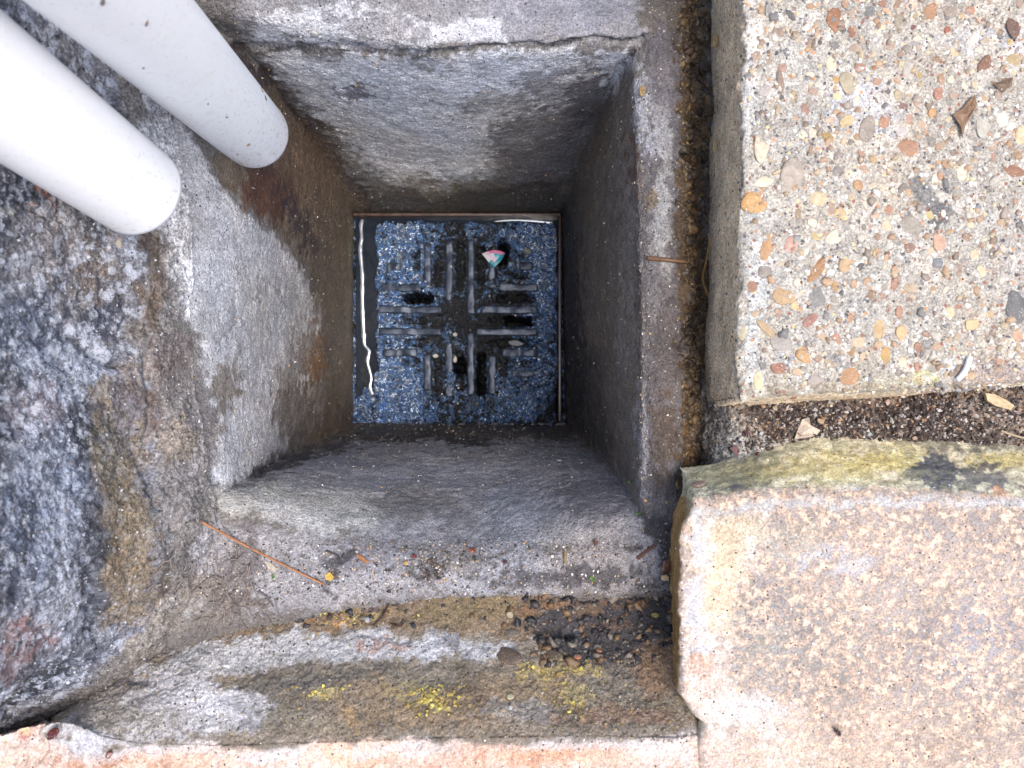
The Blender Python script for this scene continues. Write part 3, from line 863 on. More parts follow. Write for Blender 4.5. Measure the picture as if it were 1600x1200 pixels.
# ------------------------------------------------------------------ front edging: mossy haunch and brick at the bottom
rows_px = [
    [(-260,1190,.330),(60,1100,.324),(170,1020,.324),(250,985,.322),(400,950,.322),(600,926,.324),(800,918,.325),(950,918,.326),(1060,910,.326),(1140,900,.326)],
    [(-260,1200,.318),(60,1112,.316),(170,1040,.3185),(250,1008,.317),(400,985,.3165),(600,972,.318),(800,972,.3185),(950,978,.3185),(1060,965,.3185),(1140,950,.3185)],
    [(-260,1214,.305),(60,1126,.304),(170,1064,.3075),(250,1045,.307),(400,1035,.307),(600,1028,.307),(800,1034,.3075),(950,1040,.3075),(1060,1025,.304),(1140,1010,.304)],
    [(-260,1228,.296),(60,1136,.295),(170,1100,.2965),(250,1095,.296),(400,1090,.2955),(600,1088,.2955),(800,1092,.2955),(950,1096,.296),(1060,1085,.296),(1140,1070,.296)],
    [(-260,1242,.288),(60,1146,.287),(170,1150,.2865),(250,1158,.286),(400,1158,.286),(600,1150,.286),(800,1146,.286),(950,1146,.2862),(1060,1146,.288),(1140,1130,.296)],
    [(-260,1256,.2855),(60,1162,.2855),(170,1190,.2855),(250,1200,.2855),(400,1200,.2855),(600,1195,.2855),(800,1190,.2855),(950,1190,.2855),(1060,1190,.286),(1130,1190,.2875)],
    [(-260,1500,.2855)] + [(x,1500,.2855) for x in (60,170,250,400,600,800,950,1060,1125)],
]
ctrl = [resample(np.array([P(*p) for p in r]), 640) for r in rows_px]
FH = spline_rows(ctrl, 300)
FH = roughen(FH, grid_normals(FH), .0007, .0004, .00040, .0005, 120,
             [([(848,990),(870,985),(885,995)], 7, .004), ([(860,925),(930,935)], 5, .002), ([(560,990),(640,1000)], 4, .001), ([(200,1060),(225,1062)], 4, .002), ([(185,1035),(193,1010)], 4, .002),
              ([(60,1190),(75,1120)], 4, .002)])
FS = [
    G([(180,990),(400,930),(600,905),(1060,895),(1060,1000),(760,1000),(560,988),(400,992),(260,1020)], (126,102,72), 1, 10, .35, 14),
    E(520,965,60,16,0,(122,94,58),.7,10), E(505,972,16,5,-5,(206,140,60),.9,4), E(530,950,14,8,20,(196,140,56),.7,5), E(590,942,12,8,0,(200,136,66),.8,5), E(560,945,30,9,5,(62,60,70),.85,7,.5),
    E(740,950,100,22,0,(122,100,58),.8,14), E(560,970,14,6,0,(176,150,80),.7,4), E(460,955,50,14,-8,(92,78,66),.7,10), E(450,975,20,8,0,(166,140,104),.6,6),
    G([(810,945),(900,925),(1055,935),(1060,985),(1010,1030),(930,1045),(850,1015),(830,985)], (50,49,56), .92, 12, .6, 18),
    E(950,975,26,8,10,(98,72,58),.9,6), E(905,948,60,6,0,(116,86,56),.8,7), E(840,955,26,10,-15,(150,104,50),.7,8), E(900,985,20,10,0,(70,70,82),.7,8),
    G([(210,1045),(300,1010),(420,990),(560,985),(700,992),(800,1010),(760,1035),(620,1032),(500,1045),(360,1062),(250,1075)], (172,170,172), .95, 12, .1, 14),
    E(460,1012,90,18,-3,(184,182,186),.7,10), E(640,1020,80,14,0,(168,166,170),.7,12), E(590,1006,20,6,0,(190,140,116),.6,5), E(700,1000,26,8,0,(108,106,110),.7,8),
    G([(330,1062),(500,1046),(700,1036),(860,1045),(1000,1035),(1060,1040),(1060,1145),(600,1150),(300,1150),(420,1110)], (122,110,92), 1, 12, .2, 16),
    E(470,1068,110,14,-4,(108,104,100),.7,12), E(850,1080,120,30,0,(144,120,84),.7,20), E(700,1110,160,30,0,(142,116,82),.8,20), E(960,1070,70,24,0,(120,114,104),.7,16), E(820,1110,60,18,0,(146,142,140),.7,12),
    E(1030,1040,36,50,20,(142,106,70),.85,14), E(960,1120,80,14,0,(150,112,84),.7,12), E(640,1078,40,14,0,(176,160,82),.6,10), E(900,1090,26,26,10,(170,150,78),.6,10), E(865,1048,40,8,0,(190,164,72),.7,7),
    E(675,1088,10,8,0,(222,206,86),.95,3,None,6), E(690,1100,12,6,30,(214,190,80),.9,3,None,6), E(500,1082,24,9,0,(184,168,96),.7,5,None,8), E(555,1120,12,7,0,(176,142,84),.6,6), E(590,1075,50,12,0,(150,122,88),.6,10),
    G([(60,1150),(110,1090),(220,1055),(320,1060),(430,1100),(410,1140),(260,1158),(120,1172)], (176,172,174), .95, 14, .1, 14),
    E(310,1090,80,26,20,(186,184,192),.8,14), E(160,1110,50,40,-20,(150,140,128),.8,14), E(130,1160,34,18,0,(198,198,206),.8,8), E(230,1125,60,14,0,(160,152,142),.7,12), E(90,1100,24,50,40,(160,140,104),.8,9), E(440,1120,50,10,0,(124,116,104),.6,10),
    E(215,1064,20,5,-5,(92,84,84),.8,4), E(400,1130,26,12,0,(110,108,112),.7,7),
    G([(-260,1300),(-40,1165),(60,1120),(80,1180),(90,1260),(600,1300),(-260,1500)], (214,170,152), .95, 9, .5, 10),
    E(35,1170,14,26,15,(190,112,98),.9,6,0), E(12,1150,14,12,0,(236,214,206),.9,5,0), E(10,1160,8,8,0,(226,196,130),.9,3,0), E(38,1132,10,9,0,(214,190,130),.9,3,0),
    E(66,1175,8,40,18,(206,200,196),.9,4,0), E(48,1192,14,12,0,(140,124,132),.8,5,0), E(20,1195,20,20,0,(232,222,216),.8,6,0),
]
cf, wf = paint(FH, (128, 114, 96), FS, 1.18, .3, 9)
px_, py_ = proj(FH)
lineY = np.interp(px_, [-300, 60, 120, 200, 300, 420, 520, 640, 760, 900, 1040, 1100, 1200], [1260, 1150, 1182, 1168, 1166, 1172, 1160, 1158, 1162, 1156, 1152, 1140, 1120])
nz = fbm(FH.reshape(-1, 3), 150, 4, 131).reshape(px_.shape)
PS, wp = paint(FH, (222, 196, 182), [E(560,1180,70,20,0,(226,186,160),.8,14,.5), E(860,1175,120,18,0,(222,164,130),.8,20,.3), E(300,1190,120,12,0,(226,182,158),.8,14,.4), E(430,1185,60,12,0,(238,226,222),.8,12,.1),
      E(700,1190,60,14,0,(226,180,160),.8,12,.3), E(160,1192,60,9,0,(206,150,120),.8,10,.2), E(610,1172,70,9,0,(224,214,212),.7,10,.1), E(1040,1170,60,30,0,(236,222,214),.8,16,.1), E(950,1185,60,12,0,(232,200,180),.7,14,.3)], .97, .35)
gy_ = cf.mean(-1, keepdims=True); cf = gy_ + (cf - gy_) * .72
m = sstep(-5, 5, py_ - lineY + 9 * nz)[..., None]
rim = np.exp(-((py_ - lineY + 9 * nz - 4) / 8) ** 2)[..., None] * sstep(-.5, .3, vnoise(FH.reshape(-1, 3), 60, 9).reshape(px_.shape))[..., None]
cf = cf * (1 - m) + PS * m
cf = cf * (1 - rim * .7) + lin((206, 206, 210)) * rim * .7
fb = empty('edging_brick', tuple(P(600, 1150, .33)))
tag(fb, 'long pale pink brick edge with mossy brown mortar haunch in front of the pit', 'brick')
rs = 190
for j in range(FH.shape[0]):
    if np.mean(proj(FH[j])[1][150:500]) > 1152: rs = j; break
grid_mesh('mortar_haunch', FH[:rs + 1], cf[:rs + 1], wf[:rs + 1], M_mortar, fb)
grid_mesh('brick_face', FH[rs:], cf[rs:], (wp * m[..., 0])[rs:], M_brick, fb)
register(FH)

# ------------------------------------------------------------------ joint between slab and brick
jr = [
    [(1085,570,.345),(1105,580,.338),(1135,590,.326),(1200,590,.316),(1400,585,.314),(1600,560,.310),(2000,540,.305)],
    [(1090,640,.342),(1112,640,.332),(1150,634,.318),(1210,640,.316),(1400,636,.314),(1600,610,.300),(2000,600,.300)],
    [(1092,690,.340),(1115,690,.328),(1160,680,.314),(1230,672,.315),(1400,668,.314),(1600,650,.308),(2000,650,.305)],
    [(1092,760,.342),(1120,740,.328),(1180,716,.314),(1260,704,.314),(1400,700,.318),(1600,700,.316),(2000,700,.316)],
    [(1092,830,.345),(1130,800,.335),(1200,780,.325),(1300,760,.325),(1400,740,.330),(1600,740,.330),(2000,740,.330)],
]
JT = spline_rows([resample(np.array([P(*p) for p in r]), 420) for r in jr], 130)
JT = roughen(JT, grid_normals(JT), .0012, .0009, .0005, .0006, 160)
JS = [G([(1085,560),(1150,600),(1170,660),(1250,700),(1130,800),(1085,800)], (158,150,140), 1, 12, .2, 14), E(1130,600,30,30,0,(140,124,102),.8,10), E(1150,720,60,30,-15,(176,176,174),.8,12,.1),
      E(1095,700,10,90,0,(90,76,56),.7,8), G([(1150,612),(1480,600),(1540,640),(1600,690),(1400,692),(1250,690),(1180,660)], (72,60,56), 1, 12, .35, 14),
      G([(1490,575),(1700,540),(1700,690),(1560,680),(1500,640)], (132,116,104), .9, 14, .1, 14), E(1590,690,60,12,0,(120,112,106),.7,8), E(1255,628,70,6,-2,(134,112,84),.7,6), E(1270,690,40,14,0,(118,124,100),.6,9), E(1420,620,50,7,-4,(128,100,78),.7,6)]
cj, wj = paint(JT, (96, 82, 72), JS, 1.0, .3)
j = grid_mesh('joint_soil', JT, cj, wj, M_soil)
tag(j, kind='structure'); register(JT)

# ------------------------------------------------------------------ the grate
def W2(px, py, z=0.0):
    d = CAM_H - z
    return np.array([(px - 800) * d / F, (600 - py) * d / F, z])
slots = []      # (x0,y0,x1,y1,depth): recesses between the bars, in metres at grate level
def S_(x0, y0, x1, y1, dep): slots.append((x0, y0, x1, y1, dep))
for cx, y0, y1, dp in ((651,386,424,.0022),(685,384,448,.0028),(719,378,452,.004),(752,384,446,.007),(785,372,420,.006)): S_(cx-6, y0, cx+6, y1, dp)
for cx, y0, y1, dp in ((651,560,600,.002),(685,552,612,.0025),(718,548,612,.004),(752,551,618,.03),(786,560,600,.002)): S_(cx-6, y0, cx+6, y1, dp)
S_(708,558,727,584,.03)
for cy, x0, x1, dp in ((431,600,636,.0035),(466,598,660,.0035),(501,596,668,.003),(535,598,668,.004),(566,600,640,.0018)): S_(x0, cy-6, x1, cy+6, dp)
for cy, x0, x1, dp in ((431,800,838,.004),(466,775,838,.006),(502,762,838,.005),(536,764,836,.006),(568,790,838,.004)): S_(x0, cy-6, x1, cy+6, dp)
S_(632,458,676,474,.03); S_(788,494,830,510,.03); S_(778,378,794,412,.02)
gx = np.linspace(545, 888, 560); gy = np.linspace(326, 668, 560)
GX, GY = np.meshgrid(gx, gy)
W0 = np.stack([GX, GY, np.zeros_like(GX)], -1)
Gf = (W0 * .00047).reshape(-1, 3)
wn1 = fbm(Gf, 130, 4, 201).reshape(GX.shape); wn2 = fbm(Gf, 420, 3, 211).reshape(GX.shape); wn3 = fbm(Gf, 60, 3, 221).reshape(GX.shape)
wn4 = fbm(Gf, 900, 2, 231).reshape(GX.shape)
def rbox(X, Y, x0, y0, x1, y1, r):
    qx = np.abs(X - (x0 + x1) / 2) - (x1 - x0) / 2 + r; qy = np.abs(Y - (y0 + y1) / 2) - (y1 - y0) / 2 + r
    return np.hypot(np.maximum(qx, 0), np.maximum(qy, 0)) + np.minimum(np.maximum(qx, qy), 0) - r
Xw, Yw = GX + 4 * wn1, GY + 4 * wn2
plate = rbox(Xw, Yw, 590, 350, 869, 664, 8)
h = np.where(plate < 0, 0.0, -.007 * sstep(0, 7, plate))
silt = np.clip(.0006 + .0009 * wn1 + .0008 * wn3, 0, .004) + .00045 * wn2 + .00022 * wn4
heap = np.maximum(np.exp(-((GX - 590) / 60) ** 2 - ((GY - 640) / 50) ** 2), np.exp(-((GX - 850) / 26) ** 2 - ((GY - 500) / 130) ** 2) * .35)
heap = np.maximum(heap, np.exp(-((GY - 664) / 14) ** 2) * .9)
h = h + silt * (1 + 0.3 * heap) + .0075 * heap * (plate > -4) * sstep(-.4, .4, wn1 + heap)
arm = np.minimum(rbox(GX, GY, 640, 372, 800, 624, 6), rbox(GX, GY, 594, 420, 842, 580, 6))
h = h - .0006 * sstep(3, -3, arm)
for (x0, y0, x1, y1, dp) in slots:
    s = rbox(GX + 2.2 * wn2, GY + 2.2 * wn4, x0, y0, x1, y1, 5)
    mk = sstep(1.6, -1.6, s)
    filled = dp if dp > .015 else dp * (1 - .7 * sstep(-.1, .6, wn1))
    h = h - filled * mk
    if dp > .015: h = h - 0.01 * mk
Z = h
GV = np.stack([(GX - 800) * CAM_H / F, (600 - GY) * CAM_H / F, Z], -1)
grate = empty('drain_grate', (float(W2(714, 500)[0]), float(W2(714, 500)[1]), -.01))
tag(grate, 'square black slotted drain grate, wet and clogged with silt, at the pit bottom', 'drain grate')
glare_map = .52 + .42 * np.exp(-((GX - 612) / 42) ** 2) + .7 * np.exp(-((GX - 850) / 26) ** 2 - ((GY - 430) / 110) ** 2) + .45 * np.exp(-((GX - 820) / 50) ** 2 - ((GY - 368) / 22) ** 2) \
    + .5 * np.exp(-((GX - 600) / 70) ** 2 - ((GY - 620) / 50) ** 2) + .3 * np.exp(-((GX - 830) / 50) ** 2 - ((GY - 610) / 50) ** 2) - .28 * np.exp(-((GX - 760) / 60) ** 2 - ((GY - 480) / 70) ** 2) + .25 * wn3
for (x0, y0, x1, y1, dp) in slots: glare_map = glare_map - .22 * sstep(2, -2, rbox(GX, GY, x0, y0, x1, y1, 5))
glare_map = np.clip(glare_map, 0, 1)  # weight of the painted sky glare: strong near the edges, weak in slots
grid_mesh('grate_plate', GV, np.full(GX.shape + (3,), .1), glare_map, M_iron, grate)
SURF.append((GV.reshape(-1, 3), np.tile([0, 0, 1.0], (GV.size // 3, 1))))

def rounded_bar(name, sx, sy, sz, r, mat, parent, center):
    bm = bmesh.new()
    bmesh.ops.create_cube(bm, size=1)
    bmesh.ops.scale(bm, vec=(sx, sy, sz), verts=bm.verts)
    bmesh.ops.bevel(bm, geom=list(bm.edges), offset=r, segments=3, profile=0.6, affect='EDGES')
    if name == 'bar':
        long_ = [e_ for e_ in bm.edges if e_.calc_length() > .006]
        bmesh.ops.subdivide_edges(bm, edges=long_, cuts=14, use_grid_fill=True)
        Vv = np.array([v.co[:] for v in bm.verts])
        sd_ = random.randint(0, 999)
        hx = fbm(Vv + center[0] * 5, 260, 3, sd_) * .0007; hy = fbm(Vv + center[1] * 5, 260, 3, sd_ + 5) * .0007; hz = fbm(Vv, 160, 3, sd_ + 9) * .0009
        for v, a_, b_, c_ in zip(bm.verts, hx, hy, hz): v.co += Vector((a_, b_, c_))
    me = bpy.data.meshes.new(name); bm.to_mesh(me); bm.free()
    for p in me.polygons: p.use_smooth = True
    me.materials.append(mat)
    o = bpy.data.objects.new(name, me); COL.objects.link(o)
    o.parent = parent; o.location = Vector(center) - parent.location
    return o
bars = [(702,374,470,1),(736,374,490,1),(668,380,446,1),(769,396,450,1),
        (702,536,620,1),(736,520,618,1),(668,554,610,1),(769,556,616,1),
        (449,594,656,0),(484,592,690,0),(518,592,690,0),(551,598,652,0),
        (449,780,840,0),(484,752,840,0),(519,744,840,0),(552,784,840,0),
        (416,604,630,0),(416,806,834,0),(584,800,834,0)]
for c, a0, a1, vert in bars:
    px, py = (c, (a0 + a1) / 2) if vert else ((a0 + a1) / 2, c)
    ln = (a1 - a0) * CAM_H / F; w = random.uniform(11.5, 13) * CAM_H / F
    ct = W2(px, py); ct[2] = random.uniform(-.0017, -.0009)
    rounded_bar('bar', w if vert else ln, ln if vert else w, .005, .0012, M_bar, grate, ct)
# raised oval letters cast near the front edge and one near the back
def oval_ring(name, px, py, rx, ry, parent, mat, gap=0.0, tube=.0007):
    n, mm = 28, 8
    a = np.linspace(gap, 2 * math.pi - gap, n, endpoint=gap > 0)
    c = W2(px, py); c[2] = .0034
    R1, R2 = rx * CAM_H / F, ry * CAM_H / F
    V = []
    for t in a:
        o_ = np.array([math.cos(t), math.sin(t), 0])
        for b_ in np.linspace(0, 2 * math.pi, mm, endpoint=False):
            V.append(c + np.array([R1 * o_[0], R2 * o_[1], 0]) + tube * (o_ * math.cos(b_) + np.array([0, 0, math.sin(b_)])))
    V = np.array(V)
    T = []
    cnt = n if gap == 0 else n - 1
    for i in range(cnt):
        for k in range(mm):
            i2 = (i + 1) % n; k2 = (k + 1) % mm
            T.append((i * mm + k, i2 * mm + k, i2 * mm + k2, i * mm + k2))
    return tri_mesh(name, V, np.array(T), None, mat, parent, True)
for (x, y, g) in ((741, 629, 0), (767, 629, 0), (793, 631, .5), (764, 366, 0)):
    oval_ring('raised_letter', x, y, 7, 10.5, grate, M_bar, g)
for (x, y) in ((741, 629), (767, 629), (764, 366)):
    oval_ring('raised_letter', x, y, 2.2, 5, grate, M_bar, 0, .0005)
# clay rim round the grate
def rim_strip(x0, y0, x1, y1):
    a, b_ = W2(x0, y0, .004), W2(x1, y1, .004)
    c = (a + b_) / 2; c[2] = .0005
    return rounded_bar('rim', abs(b_[0] - a[0]), abs(b_[1] - a[1]), .010, .0004, M_rim, grate, c)
M_rim = plain('stained_clay_rim', lin((84, 66, 60)), .3, .6, .6, 200)
rim_strip(553, 333.5, 876, 337.5); rim_strip(872.5, 338.5, 876.5, 658); rim_strip(553, 661, 884, 665)
# water standing in the channel round the grate
wt = []
def water_patch(pts):
    V = np.array([W2(x, y, -.0022) for x, y in pts])
    return V
wp1 = [(556,338),(596,338),(594,420),(597,500),(600,560),(604,610),(596,655),(556,655)]
wp2 = [(596,337),(874,337),(874,357),(740,356),(598,354)]
Vw_ = np.array([W2(x, y, -.0024) for x, y in wp1 + wp2])
me = bpy.data.meshes.new('standing_water'); me.from_pydata([tuple(v) for v in Vw_], [], [tuple(range(len(wp1)))[::-1], tuple(range(len(wp1), len(Vw_)))[::-1]])
me.update(); wo = link('standing_water', me, None, M_water); tag(wo, kind='structure')

# glint on the water meniscus along the channel, built as pale half-round beads
def tube_path(pts, rad, n=10, flat=1.0, cap=True):
    pts = np.asarray(pts, float)
    rad = np.broadcast_to(np.asarray(rad, float), (len(pts),))
    tg = np.gradient(pts, axis=0); tg /= np.maximum(np.linalg.norm(tg, axis=1, keepdims=True), 1e-12)
    up_ = np.array([0, 0, 1.0])
    V = []
    for p, t, r in zip(pts, tg, rad):
        s_ = np.cross(t, up_)
        if np.linalg.norm(s_) < 1e-3: s_ = np.array([1.0, 0, 0])
        s_ /= np.linalg.norm(s_); u = np.cross(s_, t)
        for a in np.linspace(0, 2 * math.pi, n, endpoint=False):
            V.append(p + r * (s_ * math.cos(a) + u * flat * math.sin(a)))
    T = []
    for i in range(len(pts) - 1):
        for k in range(n):
            k2 = (k + 1) % n
            T.append((i * n + k, i * n + k2, (i + 1) * n + k2, (i + 1) * n + k))
    V = np.array(V + [pts[0], pts[-1]])
    m_ = len(V)
    T3 = []
    for k in range(n):
        T3.append((m_ - 2, (k + 1) % n, k, k)); b2 = (len(pts) - 1) * n
        T3.append((m_ - 1, b2 + k, b2 + (k + 1) % n, b2 + (k + 1) % n))
    return V, np.array(T), T3

def tube_obj(name, pts, rad, mat, parent=None, n=8, flat=1.0):
    V, T, T3 = tube_path(pts, rad, n, flat)
    me = bpy.data.meshes.new(name)
    off = np.array(parent.location) if parent is not None else np.zeros(3)
    faces = [tuple(int(x) for x in t) for t in T] + [tuple(int(x) for x in t[:3]) for t in T3]
    me.from_pydata([tuple(v - off) for v in V], [], faces)
    for p in me.polygons: p.use_smooth = True
    me.materials.append(mat); me.update()
    o = bpy.data.objects.new(name, me); COL.objects.link(o)
    if parent is not None: o.parent = parent
    return o
def bead_mat():
    m, nt, b = new_mat('water_glint')
    b.inputs['Base Color'].default_value = (0.05, 0.06, 0.08, 1)
    b.inputs['Roughness'].default_value = 0.12
    b.inputs['Specular IOR Level'].default_value = 1.0
    b.inputs['Coat Weight'].default_value = 1.0; b.inputs['Coat IOR'].default_value = 2.0; b.inputs['Coat Roughness'].default_value = .05
    b.inputs['IOR'].default_value = 2.2
    b.inputs['Metallic'].default_value = 0.5; b.inputs['Base Color'].default_value = (.55,.62,.72,1)  # pale bluish metal imitates sky glare on the water
    return m
M_bead = bead_mat()
bead = [(567,343),(564,352),(565,372),(563,390),(566,430),(566,470),(568,520),(570,540),(577,548),(574,565),(580,590),(578,606),(588,628),(598,650)]
bp_ = resample(np.array([W2(x, y, -.0016) for x, y in bead]), 60)
br_ = (.62 + .5 * np.abs(fbm(bp_, 170, 3, 61))) * np.interp(np.linspace(0, 1, 60), [0, .03, .06, .5, .62, .7, 1], [.0018, .0022, .0015, .0022, .0015, .0012, .0018])
b1 = tube_obj('water_glint', bp_, br_, M_bead, None, 14, .5)
tag(b1, 'thin pale bead made as the glint on water along the left rim of the grate', 'water film')
bp_ = resample(np.array([W2(x, y, -.0016) for x, y in [(772,346),(800,344),(830,345),(864,348)]]), 30)
b2 = tube_obj('water_glint', bp_, np.interp(np.linspace(0, 1, 30), [0, .3, 1], [.0004, .0006, .0010]), M_bead, None, 12, .5)
tag(b2, 'short thin pale bead made as the glint on water at the back right corner of the grate', 'water film')

# ------------------------------------------------------------------ white waste pipes
def pipe(name, end_px, d_end, vp, rad, ztop, label, grime=1.0):
    e = P(end_px[0], end_px[1], d_end)
    up = -np.array([(vp[0] - 800) / F, (600 - vp[1]) / F, -1.0])
    L_ = (ztop - e[2]) / up[2]
    a = up / np.linalg.norm(up)
    s1 = np.cross(a, [0, 1, 0]); s1 /= np.linalg.norm(s1); s2 = np.cross(a, s1)
    # outer profile from the rim upward, inner wall last
    prof = [(0, rad - .0030), (0, rad - .0006), (.0005, rad)] + [(t, rad) for t in np.linspace(.002, L_, 90)]
    inner = [(t, rad - .0030) for t in np.linspace(0, L_, 20)][::-1]
    nseg = 96
    th = np.linspace(0, 2 * math.pi, nseg, endpoint=False)
    def ring(t, r):
        c = e + up * (t / 1.0)
        return c + r * (np.cos(th)[:, None] * s1 + np.sin(th)[:, None] * s2)
    R_ = np.array([ring(t, r) for t, r in prof] + [ring(t, r) for t, r in inner])
    M_, N_ = R_.shape[:2]
    idx = np.arange(M_ * N_).reshape(M_, N_)
    q = np.stack([idx[:-1], np.roll(idx, -1, 1)[:-1], np.roll(idx, -1, 1)[1:], idx[1:]], -1).reshape(-1, 4)
    me = bpy.data.meshes.new(name)
    me.from_pydata([tuple(v) for v in (R_ - e).reshape(-1, 3)], [], [tuple(int(k) for k in t) for t in q])
    at = me.attributes.new('Wet', 'FLOAT', 'POINT')
    tt = np.repeat(np.array([t for t, _ in prof] + [t for t, _ in inner]), N_)
    at.data.foreach_set('value', (grime * (.15 + .85 * np.exp(-tt / .045))).astype(np.float32))
    for p in me.polygons: p.use_smooth = True
    me.materials.append(M_pvc); me.update()
    o = bpy.data.objects.new(name, me); COL.objects.link(o); o.location = e
    tag(o, label, 'pipe', 'white waste pipes above the drain')
    return e, up, s1, s2
PIPE1 = pipe('waste_pipe', (396, 208), .338, (690, 500), .0152, .80, 'lower white plastic waste pipe with brown flecks, ending over the back of the pit')
PIPE2 = pipe('waste_pipe', (214, 298), .252, (850, 760), .0152, .80, 'cleaner and nearer white plastic waste pipe, ending in front of the house wall', .35)

exec_debris = True
# ------------------------------------------------------------------ finding the surface under a spot
ALLP = np.concatenate([s[0] for s in SURF]); ALLN = np.concatenate([s[1] for s in SURF])
APX, APY = proj(ALLP)
AD = CAM_H - ALLP[:, 2]
def surf(px, py, rad=4.0):
    r = rad
    while True:
        i = np.nonzero((np.abs(APX - px) < r) & (np.abs(APY - py) < r))[0]
        if i.size: break
        r *= 2
    k = i[np.argmin(AD[i] + 0.0004 * np.hypot(APX[i] - px, APY[i] - py))]
    return ALLP[k].copy(), ALLN[k].copy()

# ------------------------------------------------------------------ pebbles set in the slab
def pebble_mesh(seed, angular=0.0):
    bm = bmesh.new()
    bmesh.ops.create_icosphere(bm, subdivisions=3, radius=1)
    V = np.array([v.co[:] for v in bm.verts])
    r = 1 + .13 * fbm(V + seed * 7.1, .9, 2, seed) + .05 * fbm(V + seed, 2.4, 2, seed)
    V = V * r[:, None]
    if angular:
        for k in range(9):
            n = RNG.normal(size=3); n[2] *= .4; n /= np.linalg.norm(n)
            dd = RNG.uniform(.55, .85)
            s_ = V @ n
            V = V - np.maximum(s_ - dd, 0)[:, None] * n * .95
    V[:, 2] = np.where(V[:, 2] > .55, .55 + (V[:, 2] - .55) * .3, V[:, 2])
    for v, c in zip(bm.verts, V): v.co = c
    me = bpy.data.meshes.new('pebble'); bm.to_mesh(me); bm.free()
    for p in me.polygons: p.use_smooth = True
    me.materials.append(M_stone)
    return me
PEB = [pebble_mesh(i) for i in range(9)] + [pebble_mesh(20 + i, 1) for i in range(9)]
def place_pebble(px, py, rx, ry, ang, c, parent, lift=.00025, name='pebble', d=None, mesh=None, k=.9):
    p, n = surf(px, py)
    if d is not None: p = P(px, py, d)
    dd = CAM_H - p[2]
    sx, sy = rx * dd / F, ry * dd / F
    sz = min(sx, sy) * (.24 if parent is not None and parent.name.startswith('paving') else .55)
    o = bpy.data.objects.new(name, mesh or random.choice(PEB))
    COL.objects.link(o)
    a = math.radians(-ang)
    q = Vector((0, 0, 1)).rotation_difference(Vector(n if n[2] > .05 else (0, 0, 1)))
    o.rotation_mode = 'QUATERNION'
    o.rotation_quaternion = q @ Matrix.Rotation(a, 4, 'Z').to_quaternion()
    o.scale = (sx, sy, sz)
    top = Vector(n) * (lift - sz * .36)
    o.location = Vector(p) + top
    if parent is not None:
        o.parent = parent; o.location -= parent.location
    g_ = sum(c) / 3; c = tuple((g_ + (v - g_) * .70) * m_ for v, m_ in zip(c, (.97, .93, .86))) if parent is not None else tuple(.86 * v for v in c)
    
    cc = lin(c, k); o.color = (cc[0], cc[1], cc[2], 1)
    return o
A_ = [(490,115,100,50,85,175,110,65),(610,200,50,28,70,170,110,80),(560,190,20,20,0,95,105,120),(710,65,40,35,0,130,135,140),(790,30,25,20,0,170,110,85),(820,65,35,25,30,225,180,150),(770,155,30,18,90,180,130,100),(800,168,18,18,0,235,205,175),
(80,80,65,22,70,150,155,165),(220,90,45,20,60,110,110,115),(100,165,18,18,0,240,235,225),(125,230,18,22,0,235,235,230),(205,190,12,20,0,235,190,150),(315,160,15,25,0,165,130,120),(375,160,14,18,0,215,170,130),
(390,225,25,25,0,235,200,175),(405,265,22,18,0,100,95,90),(360,270,40,15,100,125,105,90),(490,295,55,35,40,125,130,135),(330,310,30,28,0,190,150,100),(205,325,30,22,80,125,130,145),(478,405,45,30,80,235,225,195),(650,425,35,28,0,190,140,120),(740,428,20,28,0,175,120,70),
(590,515,75,55,65,190,180,155),(508,495,22,25,0,220,175,95),(495,545,45,15,100,195,155,110),(515,600,38,38,0,235,215,165),(565,575,18,22,0,95,90,100),(760,505,32,30,0,190,145,120),(825,575,20,20,0,110,110,115),(830,520,12,15,0,90,90,90),(395,525,30,28,0,215,215,210),(220,475,15,20,0,220,150,90),
(55,560,40,45,0,190,185,195),(160,520,80,20,80,150,125,110),(240,615,60,35,80,185,165,125),(313,690,40,28,85,165,120,110),(170,420,30,30,0,180,140,130),(470,750,45,22,0,225,180,155),(575,765,50,42,0,205,180,130),(700,805,90,52,100,160,150,145),(815,755,48,45,0,190,130,100),
(300,843,28,25,0,240,235,205),(455,850,48,28,20,190,155,75),(370,830,35,40,0,225,215,200),(40,910,110,50,100,235,220,200),(560,885,20,22,0,225,190,155),(600,885,18,20,0,130,125,130),(475,965,20,25,0,240,235,220),(515,970,30,18,120,150,140,140),
(345,940,15,35,0,180,140,110),(665,950,22,30,0,195,145,120),(730,990,35,25,20,205,165,110),(240,1110,132,84,102,180,170,166),(510,1060,40,35,0,150,145,150),(675,1055,38,30,0,195,160,135),(830,1070,20,25,0,205,165,130),(640,1160,35,35,0,200,150,95),(45,1140,60,30,0,235,230,205)]
